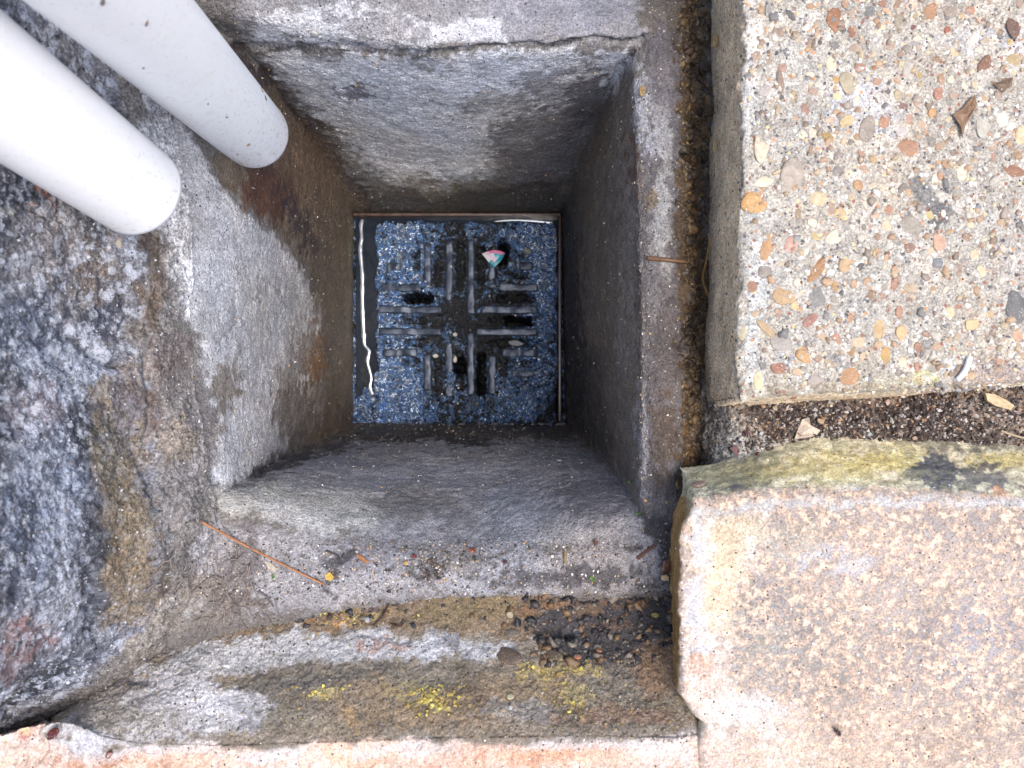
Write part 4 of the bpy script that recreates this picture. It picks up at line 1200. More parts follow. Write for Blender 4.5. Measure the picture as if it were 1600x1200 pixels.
B_ = [(110,145,80,38,85,160,150,135),(180,110,18,35,0,205,200,190),(175,30,35,28,0,225,195,180),(295,70,65,42,110,190,135,90),(415,65,50,40,120,165,150,140),(545,65,30,28,0,200,140,110),(630,120,15,20,0,170,120,100),(400,190,20,20,0,190,95,70),(180,175,15,22,0,140,90,100),(565,245,40,45,0,240,235,220),
(490,95,25,20,0,210,180,140),(820,150,85,48,100,130,95,80),(790,260,20,25,0,220,195,120),(440,325,45,28,40,225,200,165),(635,410,70,50,110,150,95,65),(735,368,18,20,0,190,130,110),(815,375,50,40,0,195,170,120),(350,595,60,38,100,195,130,110),(310,705,30,28,0,220,160,90),
(425,500,30,35,0,235,230,215),(230,470,20,25,0,220,180,80),(165,450,70,40,80,190,190,190),(120,405,25,30,0,225,215,170),(120,650,40,25,30,155,120,115),(210,630,25,28,0,200,165,140),(90,590,25,30,0,190,175,145),(145,940,80,72,0,185,130,95),(240,770,30,40,0,205,175,155),
(165,745,35,20,100,195,150,135),(115,825,35,30,0,205,200,210),(625,790,75,45,85,190,192,190),(745,750,50,38,90,235,232,225),(830,690,22,25,0,170,130,115),(755,835,22,22,0,140,115,120),(865,840,60,45,100,225,205,165),(440,960,35,20,90,145,125,115),(690,980,30,18,90,185,145,125),
(485,1070,50,32,90,240,230,210),(820,1070,70,35,10,165,105,75),(695,1135,35,35,0,185,185,185),(350,1090,25,28,0,205,150,110),(318,1130,40,18,90,235,230,215),(295,1045,30,20,0,225,185,145)]
C_ = [(135,70,70,65,0,220,165,90),(600,120,40,28,60,220,190,130),(480,40,50,40,0,215,200,165),(370,120,35,18,90,175,150,120),(860,100,28,25,0,200,145,110),(790,125,25,20,0,225,190,175),(980,180,75,60,0,165,160,155),(1085,120,28,28,0,215,195,130),(990,60,35,30,0,165,150,135),
(190,285,80,30,95,215,165,115),(335,295,60,38,95,205,155,145),(455,240,32,25,60,210,190,135),(565,245,55,50,0,220,220,205),(415,325,28,15,120,240,235,230),(740,320,40,28,90,235,230,220),(795,325,32,35,0,210,170,115),(855,362,22,15,80,210,165,120),(972,305,32,28,0,165,125,110),(1140,260,60,42,90,215,165,140),(1225,345,22,18,0,235,225,200),(1500,105,35,18,95,180,140,110),
(465,410,95,38,125,190,135,80),(185,440,42,40,0,145,140,140),(625,415,50,40,100,205,170,120),(550,440,22,18,0,235,240,240),(705,408,32,18,140,90,85,85),(1135,380,40,35,0,125,135,155),(900,425,22,22,0,225,180,150),(900,490,35,22,130,175,125,105),(985,465,45,22,-10,175,175,178),(1475,475,20,25,0,235,225,200),(1375,440,50,22,60,230,210,175),(1550,620,130,72,100,105,110,120),
(122,515,32,30,0,190,140,120),(290,565,65,48,10,200,165,120),(355,620,30,28,0,225,190,130),(462,565,75,65,20,140,145,155),(578,510,32,20,90,205,160,100),(680,500,30,20,90,210,165,125),(980,520,48,28,15,205,185,160),(990,575,25,22,0,220,190,165),(838,570,18,20,0,205,155,115),(430,710,65,30,140,180,120,110),(262,660,30,25,0,175,145,130),(205,740,80,25,40,190,160,120),(280,820,60,45,0,165,165,170),
(655,695,32,18,90,195,150,115),(920,655,40,22,100,180,130,105),(1190,650,32,32,0,235,210,170),(1240,622,22,12,0,185,120,90),(1330,715,55,38,0,220,190,140),(1415,672,18,25,0,225,180,120),(580,790,50,28,40,190,135,110),(700,820,40,35,0,210,190,160),(800,740,60,40,80,215,180,125),(940,770,50,35,70,220,185,130),(655,875,30,25,0,215,170,125),(850,885,48,32,90,205,160,80),(1025,855,45,25,75,170,115,90),
(725,900,22,30,0,220,185,155),(1120,840,35,30,0,200,165,140),(1560,780,35,40,0,210,165,135),(400,885,48,52,0,210,160,95),(262,945,42,40,0,180,115,90),(183,945,22,25,0,125,125,130),(365,980,30,18,0,215,180,145),(155,1030,58,28,85,225,215,170),(480,1030,80,42,-15,170,162,162),(635,1000,60,50,0,200,145,95),(1025,950,25,25,0,195,130,105),(940,925,22,25,0,230,215,185),(1465,925,25,28,0,200,150,125),(65,760,50,25,90,230,225,195)]
peb_px = []
for lst, ox, oy, s_ in ((A_, 1180, 0, 4), (B_, 1380, 0, 4), (C_, 1140, 300, 3.478)):
    for (x, y, rx, ry, ang, r, g, b_) in lst:
        px, py = ox + x / s_, oy + y / s_
        if py > 600: continue
        peb_px.append((px, py, max(rx, ry) / s_))
        place_pebble(px, py, rx / s_, ry / s_, ang, (r, g, b_), slab, lift=.0001, k=.72)
cnt = 0
PALT = [(190,150,118),(215,198,168),(160,126,104),(160,156,152),(222,214,200),(186,165,136),(140,132,128),(200,168,128),(176,150,136),(198,188,172)]
while cnt < 145:
    px, py = random.uniform(1178, 1640), random.uniform(-30, 590)
    r = random.uniform(4.5, 8.5)
    if any(math.hypot(px - a, py - b_) < (r + c) * .95 for a, b_, c in peb_px): continue
    peb_px.append((px, py, r))
    place_pebble(px, py, r * random.uniform(1, 1.4), r * random.uniform(.7, 1), random.uniform(0, 180), random.choice(PALT), slab, lift=.0001, k=.74)
    cnt += 1

# tiny chips: joined stuff
def chips(name, pos, size, cols, mat, squash=(1, 1, .6), parent=None, kind='stuff', rounded=False):
    n = len(pos)
    if rounded:
        bm = bmesh.new(); bmesh.ops.create_icosphere(bm, subdivisions=2, radius=1)
        bV = np.array([v.co[:] for v in bm.verts]); bT = np.array([[v.index for v in f.verts] for f in bm.faces]); bm.free()
        m_ = len(bV)
        J = np.repeat(bV[None], n, 0)
        seedp = RNG.uniform(-50, 50, (n, 1, 3))
        r_ = 1 + .6 * fbm((J + seedp).reshape(-1, 3), 1.3, 2, 7).reshape(n, m_)
        J = J * r_[..., None] * RNG.uniform(.55, 1.2, (n, 1, 3)) * size[:, None, None]
        a_ = RNG.uniform(0, 6.28, n); ca, sa_ = np.cos(a_), np.sin(a_)
        X_ = J[..., 0] * ca[:, None] - J[..., 1] * sa_[:, None]; Y_ = J[..., 0] * sa_[:, None] + J[..., 1] * ca[:, None]
        Vv = np.stack([X_, Y_, J[..., 2] * squash[2]], -1) + pos[:, None]
        Tt = bT[None] + m_ * np.arange(n)[:, None, None]
        o = tri_mesh(name, Vv.reshape(-1, 3), Tt.reshape(-1, 3), np.repeat(cols, m_, axis=0), mat, parent, True)
        o['kind'] = kind
        return o
    base = np.array([(1,0,0),(-1,0,0),(0,1,0),(0,-1,0),(0,0,1),(0,0,-1)], float)
    T = np.array([(0,2,4),(2,1,4),(1,3,4),(3,0,4),(2,0,5),(1,2,5),(3,1,5),(0,3,5)])
    J = base[None] * RNG.uniform(.6, 1.3, (n, 6, 1)) + RNG.normal(0, .16, (n, 6, 3))
    J = J * RNG.uniform(.55, 1.25, (n, 1, 3))
    q = RNG.normal(size=(n, 4)); q /= np.linalg.norm(q, axis=1, keepdims=True)
    w, x, y, z = q.T
    R = np.stack([1-2*(y*y+z*z), 2*(x*y-z*w), 2*(x*z+y*w), 2*(x*y+z*w), 1-2*(x*x+z*z), 2*(y*z-x*w), 2*(x*z-y*w), 2*(y*z+x*w), 1-2*(x*x+y*y)], -1).reshape(n, 3, 3)
    Vv = np.einsum('nij,nkj->nki', R, J) * size[:, None, None]
    Vv[..., 2] *= squash[2]
    Vv = Vv + pos[:, None]
    Tt = T[None] + 6 * np.arange(n)[:, None, None]
    o = tri_mesh(name, Vv.reshape(-1, 3), Tt.reshape(-1, 3), np.repeat(cols, 6, axis=0), mat, parent)
    o['kind'] = kind
    return o
def pick(SP, n, keep):
    """n random vertices of the surface SP, kept with probability keep(px,py)"""
    p, nn_ = SP
    px, py = proj(p)
    pr_ = keep(px, py)
    pr_ = np.clip(pr_, 0, None)
    idx = RNG.choice(len(p), size=n, p=pr_ / pr_.sum())
    return p[idx] + RNG.normal(0, .0002, (n, 3)), nn_[idx]
def palette(n, pal, k=1.0, w=None):
    pal = np.array([lin(c, k) for c in pal])
    return pal[RNG.choice(len(pal), n, p=w)] * RNG.uniform(.75, 1.2, (n, 1))
mort = (np.concatenate([s[0] for s in SURF[:4]]), np.concatenate([s[1] for s in SURF[:4]]))
iw, isl, ibr, ifh, ijt, igr = SURF[4], SURF[5], SURF[6], SURF[7], SURF[8], SURF[9]
GPAL = [(225,222,215),(190,175,150),(120,110,105),(60,52,48),(205,160,100),(150,140,135)]
# slab chips
n = 5200
p, _ = pick(isl, n, lambda x, y: ((y < 612) & (x > 1165) & (x < 1680) & (y > -60)) * 1.0)
chips('small_aggregate', p - [0, 0, .0001], RNG.uniform(.0003, .0008, n) * RNG.choice([1, 1.0, 1.5], n), palette(n, [(232,230,222),(210,202,186),(150,148,150),(186,160,136),(110,105,105),(200,186,160),(150,124,108),(236,235,230)], .72), M_grit, (1,1,.4), slab)
n = 1100
p, _ = pick(isl, n, lambda x, y: ((y < 608) & (x > 1170) & (x < 1680) & (y > -60)) * 1.0)
chips('aggregate_chips', p - [0, 0, .0005], RNG.uniform(.0009, .0019, n), palette(n, [(206,198,182),(190,170,140),(164,150,136),(150,130,112),(180,150,120),(218,212,200),(140,136,132)], .74), M_grit, (1,1,.5), slab, rounded=True)
# general grit on the mortar
def dens(x, y):
    d = .25 * np.ones_like(x)
    d += 9 * ((y > 845) & (y < 930) & (x > 300) & (x < 1050))
    d += 1.5 * ((y > 800) & (y < 960) & (x > 230) & (x < 420))
    d += 1.2 * ((x > 1000) & (x < 1070) & (y > 0) & (y < 900))
    d += .5 * ((y > 640) & (y < 760) & (x > 540) & (x < 900))
    return d * ((x > -50) & (x < 1110) & (y > -60) & (y < 1060))
n = 9000
p, nn_ = pick(mort, n, dens)
o = chips('grit', p, RNG.uniform(.00018, .0006, n), palette(n, GPAL, .9, [.10,.16,.28,.28,.08,.10]), M_grit)
tag(o, kind='stuff')
# front haunch crumbs and lichen
n = 2600
p, nn_ = pick(ifh, n, lambda x, y: ((x > 150) & (x < 1080) & (y > 915) & (y < 1160)) * (1 + 3.0 * ((x > 860) & (y > 1020))))
o = chips('haunch_crumbs', p, RNG.uniform(.0002, .0006, n), palette(n, [(160,156,148),(140,114,74),(80,70,60),(160,138,84),(110,100,95)], .9), M_grit); tag(o, kind='stuff')
n = 240
p, nn_ = pick(ifh, n, lambda x, y: np.exp(-((x - 680) / 36) ** 2 - ((y - 1092) / 16) ** 2) * 6 + np.exp(-((x - 890) / 30) ** 2 - ((y - 1085) / 30) ** 2) + np.exp(-((x - 850) / 50) ** 2 - ((y - 1047) / 8) ** 2) * 2 + np.exp(-((x - 500) / 30) ** 2 - ((y - 1082) / 10) ** 2) * 2 + np.exp(-((x - 540) / 60) ** 2 - ((y - 960) / 18) ** 2))
o = chips('yellow_lichen', p + [0, 0, .0003], RNG.uniform(.0004, .0011, n), palette(n, [(206,192,104),(184,164,84),(160,136,78)], .8), M_grit); tag(o, kind='stuff')
# joint grit
n = 5200
p, nn_ = pick(ijt, n, lambda x, y: ((x > 1110) & (x < 1660) & (y > 596) & (y < 705)) * (.25 + 1.0 * (x > 1165)))
o = chips('joint_grit', p + [0, 0, .0002], RNG.uniform(.0003, .0009, n) * RNG.choice([1, 1, 1, 1.5], n), palette(n, [(52,40,38),(76,62,56),(170,165,160),(120,108,100),(150,120,92),(40,32,32)], .9, [.3,.2,.14,.14,.1,.12]), M_grit); tag(o, kind='stuff')
# crevice soil and moss
n = 4200
p, nn_ = pick(mort, n, lambda x, y: np.exp(-((x - 1086 + 6 * np.sin(y / 40)) / 14) ** 2) * ((y > -40) & (y < 770)))
o = chips('crevice_soil', p, RNG.uniform(.0004, .0015, n), palette(n, [(60,48,38),(84,68,50),(104,84,54),(76,64,54),(130,104,64),(130,116,98)], 1, [.25,.25,.18,.17,.1,.05]), M_grit); tag(o, kind='stuff')
n = 1700
p, nn_ = pick(mort, n, lambda x, y: np.exp(-((x - 1086 + 6 * np.sin(y / 40)) / 13) ** 2) * ((y > -40) & (y < 770)))
o = chips('crevice_clods', p - [0, 0, .0006], RNG.uniform(.0006, .0017, n) * RNG.choice([1, 1, 1, 1.8], n), palette(n, [(58,46,36),(78,60,42),(98,76,46),(66,52,42),(112,88,54),(96,84,70)], .75), M_grit, rounded=True); tag(o, kind='stuff')
n = 700
p, nn_ = pick(mort, n, lambda x, y: ((y > 850) & (y < 945) & (x > 250) & (x < 1050)) * 1.0 + .8 * ((x > 230) & (x < 330) & (y > 800) & (y < 960)) + .8 * np.exp(-((x - 675) / 22) ** 2 - ((y - 888) / 20) ** 2) * 12)
o = chips('ledge_litter', p - [0, 0, .0002], RNG.uniform(.0003, .0008, n), palette(n, [(50,44,44),(74,66,64),(96,90,88),(110,86,66),(130,124,118),(62,50,44)], .9), M_grit, rounded=True); tag(o, kind='stuff')
n = 420
p, nn_ = pick(ifh, n, lambda x, y: ((x > 820) & (x < 1055) & (y > 920) & (y < 1040)) * 1.0 + .25 * ((x > 250) & (x < 820) & (y > 925) & (y < 985)))
o = chips('haunch_clods', p - [0, 0, .0005], RNG.uniform(.0005, .0014, n) * RNG.choice([1, 1, 1.7], n), palette(n, [(44,42,48),(60,54,54),(110,84,58),(120,110,100),(130,104,76),(40,40,46)], .8), M_grit, rounded=True); tag(o, kind='stuff')
# silt on the grate
n = 2000
p, nn_ = pick(igr, n, lambda x, y: ((x > 562) & (x < 868) & (y > 345) & (y < 660)) * (.5 + 1.5 * ((y > 600) | (x < 640) | (x > 800))))
p = p[p[:, 2] > -.006]; n = len(p)
o = chips('wet_silt', p, RNG.uniform(.0003, .0011, n), palette(n, [(20,21,26),(34,34,36),(52,47,44),(150,140,128),(14,14,18),(90,70,52)], .7, [.3,.25,.15,.04,.22,.04]), M_wetgrit); tag(o, kind='stuff')
# grit on house wall
n = 2500
p, nn_ = pick(iw, n, lambda x, y: ((x > -60) & (y > 250) & (y < 1120)) * 1.0)
o = chips('wall_crumbs', p, RNG.uniform(.00025, .0007, n), palette(n, [(180,182,190),(120,118,120),(60,60,66),(110,104,98)], .9), M_grit); tag(o, kind='stuff')

# ------------------------------------------------------------------ loose things lying about
def needle(name, pts, r0, r1, colr, label, cat, sag=0, rough=.5, lift=.0006, seg=26, k=.58):
    c = []
    for (x, y) in pts:
        p, n_ = surf(x, y); c.append(p + n_ * lift)
    c = resample(np.array(c), seg)
    r = np.linspace(r0, r1, seg)
    e = empty(name, tuple(c[0])) if False else None
    m_ = plain(name + '_fibre', lin(colr, k), rough, .5, .3, 900)
    o = tube_obj(name, c, r, m_, None, 7)
    tag(o, label, cat)
    return o
needle('pine_needle', [(316,816),(380,850),(440,880),(508,912)], .0005, .0004, (196,132,84), 'long orange pine needle lying on the front mortar ledge', 'pine needle', lift=.0007)
needle('twig', [(1012,404),(1040,406),(1069,409)], .0010, .0008, (128,92,62), 'short brown twig lying across the rim of the dark right pit face', 'twig', lift=.0008)
needle('pine_needle', [(1117,372),(1110,410),(1105,440),(1100,467)], .0003, .0007, (176,136,76), 'short tan needle hanging beside the slab in the dark crevice', 'pine needle', lift=.0030)
needle('straw', [(1562,672),(1585,679),(1625,690)], .0005, .0005, (196,176,150), 'pale straw in the joint at the right edge under the slab', 'straw', lift=.0008)
needle('twig', [(608,944),(600,958),(582,978)], .0004, .0004, (74,48,38), 'tiny dark twig on the brown mossy haunch left of centre', 'twig')
needle('twig', [(610,975),(622,979),(632,973)], .0004, .0003, (84,50,34), 'tiny bent brown twig below the dark twig on the haunch', 'twig')
needle('twig', [(884,858),(883,880)], .0006, .0005, (168,138,96), 'tiny upright tan twig on the ledge below the smooth slope', 'twig')
needle('twig', [(996,872),(1010,862),(1024,851)], .0007, .0006, (120,74,50), 'reddish brown twig on the dark corner of the ledge beside the brick', 'twig')
needle('root_fibre', [(402,922),(418,934),(428,948)], .0005, .0003, (110,104,106), 'grey root fibre curling over the ledge below the long orange needle', 'root')
needle('root_fibre', [(372,850),(368,872),(362,890)], .0005, .0003, (120,110,100), 'thin pale root fibre crossing under the long orange needle', 'root')
needle('root_fibre', [(300,925),(330,900),(352,905)], .0004, .0003, (130,118,110), 'fine root fibre in the tangle beside the wall foot', 'root')
needle('root_fibre', [(255,860),(262,885),(252,905),(256,930)], .0005, .0003, (96,88,84), 'dark root fibre hanging down the wall foot above the pale ledge', 'root')
needle('twig', [(510,860),(528,868),(532,882)], .0004, .0003, (60,48,44), 'black sprig standing over the yellow flake on the ledge', 'twig')
needle('shred', [(1513,557),(1508,572),(1502,583),(1492,594)], .0011, .0010, (236,236,232), 'curved white shred lying over the slab front edge', 'shred', lift=.0009, k=.9)

def root_tangle():
    VV, FF, b_ = [], [], 0
    for i in range(70):
        x, y = random.uniform(238, 400), random.uniform(820, 965)
        if i > 45: x, y = random.uniform(330, 430), random.uniform(900, 960)
        a = random.gauss(1.7, .5); pts = []
        for k in range(5):
            p_, n_ = surf(x, y); pts.append(p_ + n_ * random.uniform(.0004, .0018))
            a += random.uniform(-.5, .5); x += math.cos(a) * 8; y += math.sin(a) * 8
        c_ = resample(np.array(pts), 12)
        v_, t_, t3 = tube_path(c_, np.linspace(.00028, .00016, 12), 5)
        VV.append(v_); FF += [tuple(int(q) + b_ for q in t) for t in t_]; b_ += len(v_)
    me = bpy.data.meshes.new('fine_roots'); me.from_pydata([tuple(v) for v in np.concatenate(VV)], [], FF)
    me.materials.append(plain('root_fibre_grey', lin((120, 110, 104)), .6, .5, .4, 300)); me.update()
    for p_ in me.polygons: p_.use_smooth = True
    o = bpy.data.objects.new('fine_roots', me); COL.objects.link(o); tag(o, kind='stuff')
root_tangle()

def flake(name, pts, colr, label, cat, th=.0004, lift=.0006, curl=.0008, cols2=None, k=.66, rough=.55, group=None):
    """thin solid flake with the given outline (px), draped a little over what it lies on"""
    pts = np.array(pts, float)
    c = pts.mean(0)
    base_, n_ = surf(c[0], c[1])
    dd = CAM_H - base_[2]
    rings = [0, .5, 1]
    V = []; N0 = len(pts)
    for s_ in (1, .55):
        for x, y in pts:
            xx, yy = c + (np.array([x, y]) - c) * s_
            rr = math.hypot(xx - c[0], yy - c[1])
            V.append(((xx - 800) * dd / F, (600 - yy) * dd / F, base_[2] + lift + curl * (s_ ** 2) * math.sin(rr * .25 + x) ))
    V.append(((c[0] - 800) * dd / F, (600 - c[1]) * dd / F, base_[2] + lift + curl * .6))
    Fc = []
    for i in range(N0):
        j = (i + 1) % N0
        Fc.append((i, j, N0 + j, N0 + i)); Fc.append((N0 + i, N0 + j, 2 * N0))
    n1 = len(V)
    V2 = [(x, y, z - th) for x, y, z in V]
    F2 = [tuple(n1 + k_ for k_ in f[::-1]) for f in Fc]
    side_ = [(i, n1 + i, n1 + (i + 1) % N0, (i + 1) % N0) for i in range(N0)]
    me = bpy.data.meshes.new(name); me.from_pydata(V + V2, [], Fc + F2 + side_)
    me.materials.append(plain(name + '_skin', lin(colr, k), rough, .5, .3, 900)); me.update()
    if cols2:
        for q, cc in enumerate(cols2): me.materials.append(plain(name + '_print', lin(cc, 1), .35, .5, .1))
        for i, pl in enumerate(me.polygons):
            if i < len(Fc): pl.material_index = (i * 7 // 3) % (len(cols2) + 1)
    o = bpy.data.objects.new(name, me); COL.objects.link(o)
    tag(o, label, cat, group)
    return o
flake('wrapper_scrap', [(753,397),(762,394),(772,392),(783,394),(789,397),(783,408),(772,419),(764,411)], (225,205,225), 'small teal, pink and white wrapper scrap lying on the grate', 'wrapper scrap', lift=.0030, cols2=[(40,165,175),(205,205,212),(30,140,160),(205,110,150)], k=.8)
flake('dry_leaf', [(1238,686),(1246,672),(1252,655),(1260,652),(1264,664),(1280,672),(1276,680),(1262,682)], (224,208,192), 'crumpled pale dry leaf in the gritty joint between slab and brick', 'leaf', th=.0005, lift=.0016, curl=.0016)
flake('leaf_fragment', [(1520,150),(1526,163),(1514,182),(1507,200),(1502,216),(1498,200),(1487,180),(1500,172),(1510,160)], (140,108,78), 'brown forked leaf fragment lying on the slab near its right end', 'leaf', lift=.0007)
flake('leaf_fragment', [(1549,133),(1565,128),(1580,122),(1580,134),(1566,146)], (118,94,72), 'small dark triangular leaf fragment on the slab above the forked one', 'leaf', lift=.0007)
flake('stone_flake', [(1536,614),(1550,616),(1570,626),(1582,634),(1574,640),(1552,634),(1540,626)], (214,190,148), 'long sandy stone flake in the joint near the right edge', 'stone flake', th=.0016, lift=.0016, curl=.0003)
flake('husk', [(414,876),(424,880),(434,888),(430,894),(420,888)], (196,184,164), 'pale seed husk just under the long orange needle', 'husk', curl=.0003)
flake('husk', [(556,864),(566,868),(578,878),(572,879),(562,874)], (168,110,62), 'orange brown husk on the ledge left of centre', 'husk', curl=.0003)
flake('husk', [(508,898),(516,893),(522,900),(518,908),(510,905)], (206,168,70), 'yellow papery flake just past the tip of the long needle', 'husk', curl=.0003)
flake('husk', [(1140,700),(1150,696),(1156,704),(1150,712)], (104,60,64), 'dark red husk on the pale mortar beside the crevice', 'husk', curl=.0002)

def seed(px, py, rx, ry, ang, c, label, cat='seed', name='seed', glossy=True, lift=.0012):
    me = random.choice(PEB[:9])
    if name == 'embedded_stone': lift = lift * .3
    rx, ry = rx * .85, ry * .85
    o = place_pebble(px, py, rx, ry, ang, c, None, lift=lift, name=name, k=.72)
    if glossy:
        m2 = me.copy(); m2.materials.clear(); m2.materials.append(M_glossy); o.data = m2
    tag(o, label, cat)
    return o
seed(738,860,7,4.5,20,(176,92,60), 'small orange seed near the middle of the ledge')
seed(647,871,5,4,0,(150,60,66), 'small crimson seed on the ledge above the dark clump')
seed(634,880,4.5,4.5,0,(190,150,70), 'small round yellow seed left of the crimson one')
seed(790,879,5,4,30,(88,54,60), 'small purple seed right of the orange seed on the ledge')
seed(930,847,6,4,80,(112,66,44), 'brown seed high on the ledge towards the dark corner')
seed(1182,708,5,4,20,(120,62,60), 'small red seed on the pale mortar at the left end of the joint')
seed(1166,676,6,5,60,(92,50,54), 'dark maroon seed in the left end of the gritty joint')
seed(92,1142,17,9,-40,(112,44,36), 'large glossy dark red seed at the bottom left corner', lift=.003)
seed(171,1178,7,5,-50,(128,62,58), 'small maroon seed right of the large glossy one at the bottom left')
seed(1309,1139,9,5,60,(60,30,36), 'dark plum seed lying on the pink sandy brick', lift=.0018)
seed(575,971,5,5,0,(206,216,220), 'small round bluish white pebble on the brown haunch', 'pebble', 'pebble')
seed(798,960,7,6,0,(214,200,164), 'cream pebble on the edge of the black dirt on the haunch', 'pebble', 'pebble', False)
seed(798,1090,6,5.5,0,(232,226,186), 'largest pale round bead among the yellow lichen on the haunch', 'pebble', 'pebble', False)
seed(797,1108,4,4,0,(232,232,228), 'small white bead below the largest bead on the haunch', 'pebble', 'pebble', False)
seed(1024,962,8,5,10,(196,184,92), 'yellow green pebble at the right end of the black dirt', 'pebble', 'pebble', False)
seed(1024,934,8,4,40,(170,168,150), 'grey oval pebble in the mossy strip close to the brick', 'pebble', 'pebble', False)
seed(952,996,6,6,0,(158,150,136), 'grey angular pebble in the middle of the black dirt', 'pebble', 'pebble', False)
seed(902,1028,7,5,0,(206,136,104), 'pinkish orange pebble under the black dirt', 'pebble', 'pebble', False)
seed(936,1018,7,6,40,(186,130,92), 'larger orange brown pebble right of the pinkish one under the black dirt', 'pebble', 'pebble', False)
seed(790,1024,30,17,18,(124,106,92), 'big smooth brown stone sunk in the haunch at its middle', 'stone', 'embedded_stone', False, .0010)
seed(798,990,15,9,0,(140,126,112), 'grey brown stone sunk just behind the big brown one', 'stone', 'embedded_stone', False, .0008)
seed(872,1000,9,8,0,(108,106,104), 'grey round stone in front of the black hole in the haunch', 'stone', 'embedded_stone', False, .0010)
seed(860,1022,26,9,5,(122,106,86), 'flat mottled stone sunk right of the big brown one', 'stone', 'embedded_stone', False, .0004)
seed(176,421,8,12,10,(196,198,204), 'pale bluish lump stuck on the wall foot under the nearer pipe', 'stone', 'embedded_stone', False)
seed(188,382,5,9,0,(206,190,166), 'cream crumb right under the nearer pipe end', 'stone', 'embedded_stone', False)
seed(1057,757,9,8,0,(150,126,84), 'rounded olive brown pebble at the back corner of the pink brick', 'stone', 'embedded_stone', False, .004)
seed(1090,756,14,9,-20,(168,146,132), 'pale brown pebble wedged in the crevice end behind the brick', 'stone', 'embedded_stone', False, .004)
seed(492,50,8,8,30,(216,214,210), 'white chip lodged in the long crack of the back face', 'chip', 'stone_chip', False)
seed(1003,144,6,10,0,(186,150,90), 'tan chip on the rim at the back right corner', 'chip', 'stone_chip', False)
seed(1120,66,6,13,5,(206,170,110), 'long tan chip high in the crevice wall by the slab', 'chip', 'stone_chip', False, .002)
seed(1120,228,4,14,0,(196,178,130), 'thin tan chip midway along the crevice wall by the slab', 'chip', 'stone_chip', False, .002)
seed(711,540-16,4,3.5,0,(236,232,224), 'white grain near the centre of the grate', 'stone chip', 'stone_chip', False, .001)
seed(681,557,5,3.5,10,(240,240,240), 'bright white grain left of the lower bars of the grate', 'stone chip', 'stone_chip', False, .001)
seed(714,562,4,7,-20,(236,232,222), 'white splinter at the dark slot of the grate', 'stone chip', 'stone_chip', False, .001)
seed(806,536,13,5,10,(150,160,172), 'pale grey stone lying in the right slots of the grate', 'stone chip', 'stone_chip', False, .001)
seed(823,392,7,7,-30,(150,150,140), 'grey stone on the grate right of the wrapper scrap', 'stone chip', 'stone_chip', False, .001)
for (x, y, r) in ((872,718,4.5),(907,722,3.5)):
    o = seed(x, y, r, r * .7, 20, (236,238,240), ('larger' if x < 890 else 'smaller') + ' of two tiny white chips on the smooth slope by the dark corner', 'chip', 'stone_chip', False)
    o['group'] = 'white chips on the smooth slope'
for (x, y, rx, ry, c, lb) in ((1382,628,6,5,(226,196,180),'square pinkish stone in the upper middle of the gritty joint'),
        (1280,660,7,5,(226,196,168),'blocky pale orange stone touching the crumpled leaf in the joint'),
        (1435,671,5,4,(200,190,182),'upper one of two round pale stones low in the middle of the joint'),
        (1353,677,5,5,(190,204,206),'pale bluish stone low in the joint near the lichened mortar'),
        (1426,683,5,4,(196,170,150),'lower pinkish one of two round stones low in the middle of the joint'),
        (1188,675,4,4,(206,214,220),'small white stone near the left end of the joint'),
        (1290,640,5,5,(196,196,198),'light grey stone above the crumpled leaf in the joint'),
        (1543,647,7,4,(222,200,176),'oblong cream stone below the long sandy flake'),
        (1497,608,7,5,(226,226,222),'white stone just under the tip of the curved white shred'),
        (1524,611,4,3,(206,184,150),'tiny tan stone between the white stone and the sandy flake'),
        (1570,607,4,4,(216,196,166),'small cream stone above the long sandy flake'),
        (1407,651,5,4,(196,196,200),'grey white stone at the centre of the gritty joint'),
        (1210,640,5,4,(196,180,160),'small beige stone close under the slab corner'),
        (1240,621,6,4,(170,120,100),'reddish stone pressed against the slab front edge')):
    o = seed(x, y, rx, ry, random.uniform(-40, 40), c, lb, 'pebble', 'pebble', False, .0016)
    o['group'] = 'pale stones in the gritty joint'

# little snail tucked against the brick
e, _n = surf(1046, 893)
sn = empty('snail', tuple(e))
tag(sn, 'little brown snail shell tucked against the left side of the pink brick', 'snail')
s0 = place_pebble(1046, 884, 7, 12, 10, (116,70,52), sn, lift=.003, name='shell', k=.9)
s1 = place_pebble(1045, 901, 6, 5, 0, (214,184,130), sn, lift=.003, name='shell_tip', k=.9)
m2 = s0.data.copy(); m2.materials.clear(); m2.materials.append(M_glossy); s0.data = m2

# green shoots
def sprout(px, py, label, n=4, size=.0016):
    p, nn_ = surf(px, py)
    e = empty('seedling', tuple(p)); tag(e, label, 'seedling')
    m_ = M_leafg
    for i in range(n):
        a = random.uniform(0, 6.28); l = size * random.uniform(.7, 1.2)
        d_ = np.array([math.cos(a), math.sin(a), .6])
        w_ = np.cross(d_, [0, 0, 1]); w_ /= np.linalg.norm(w_)
        b0_ = p + nn_ * .0002
        V = [b0_, b0_ + d_ * l * .5 + w_ * l * .3, b0_ + d_ * l, b0_ + d_ * l * .5 - w_ * l * .3, b0_ + d_ * l * .5 + [0, 0, l * .15]]
        me = bpy.data.meshes.new('leaf'); me.from_pydata([tuple(np.array(v) - p) for v in V], [], [(0,1,4),(1,2,4),(2,3,4),(3,0,4)])
        me.materials.append(m_); me.update()
        o = bpy.data.objects.new('leaf', me); COL.objects.link(o); o.parent = e
M_leafg = plain('green_leaf', lin((80,120,48)), .5, .5, .3)
sprout(983, 752, 'tiny green seedling low in the front right corner of the pit')
sprout(996, 802, 'tiny green seedling on the rim under the front right corner', 3)
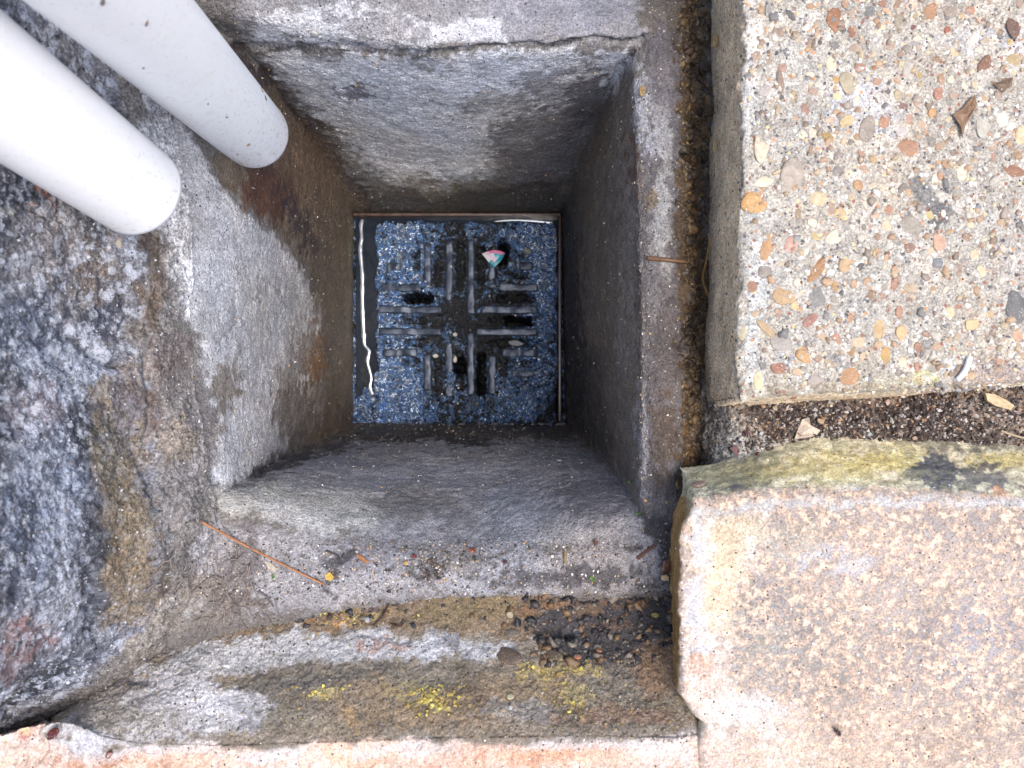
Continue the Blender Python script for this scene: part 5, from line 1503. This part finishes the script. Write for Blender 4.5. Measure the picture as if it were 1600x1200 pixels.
sprout(926, 905, 'bright green seedling on the ledge above the black dirt', 4, .0018)
sprout(425, 903, 'tiny green seedling below the seed husk by the needle', 3)
# flecks of dried dirt on the lower pipe
e, up, s1_, s2_ = PIPE1
FL = iter(['thick dark fleck on the right side of the lower pipe','thin brown hair-like fleck right above the thick dark one','ochre crumb near the open end of the lower pipe','long tan scrape on the upper right edge of the lower pipe','large grey smudge at the very top of the lower pipe','elongated pinkish grey fleck high on the lower pipe','tiny grey dot in the middle of the lower pipe','tiny dark dot right of centre on the lower pipe','faint thin fleck above the tiny dark dot on the lower pipe','small fleck left of the ochre crumb on the lower pipe'])
for (px, py, ln, wd, c) in ((415,153,5,4,(60,46,34)),(409,140,7,1.2,(110,84,56)),(388,226,5,3,(150,120,60)),(364,78,7,3,(150,120,70)),(160,3,9,4,(120,112,112)),(229,36,6,3,(130,112,108)),(224,106,2.5,2,(120,110,96)),(354,183,2,2,(100,90,80)),(325,162,3,1,(100,90,70)),(371,241,3,1.5,(120,110,80))):
    # march the ray to the pipe skin
    ray = np.array([(px - 800) / F, (600 - py) / F, -1.0])
    a = up / np.linalg.norm(up)
    o0 = np.array([0, 0, CAM_H]) - e
    dperp = ray - a * (ray @ a); operp = o0 - a * (o0 @ a)
    A2, B2, C2 = dperp @ dperp, 2 * dperp @ operp, operp @ operp - .0152 ** 2
    disc = B2 * B2 - 4 * A2 * C2
    if disc < 0: continue
    t_ = (-B2 - math.sqrt(disc)) / (2 * A2)
    hit = np.array([0, 0, CAM_H]) + ray * t_
    nn_ = (hit - e) - a * ((hit - e) @ a); nn_ /= np.linalg.norm(nn_)
    o = bpy.data.objects.new('dirt_fleck', random.choice(PEB)); COL.objects.link(o)
    o.rotation_mode = 'QUATERNION'; o.rotation_quaternion = Vector((0, 0, 1)).rotation_difference(Vector(nn_))
    o.scale = (wd * t_ / F, ln * t_ / F, .0004); o.location = hit
    cc = lin(c); o.color = (cc[0], cc[1], cc[2], 1)
    tag(o, next(FL), 'dirt fleck', 'dirt flecks on the lower pipe')
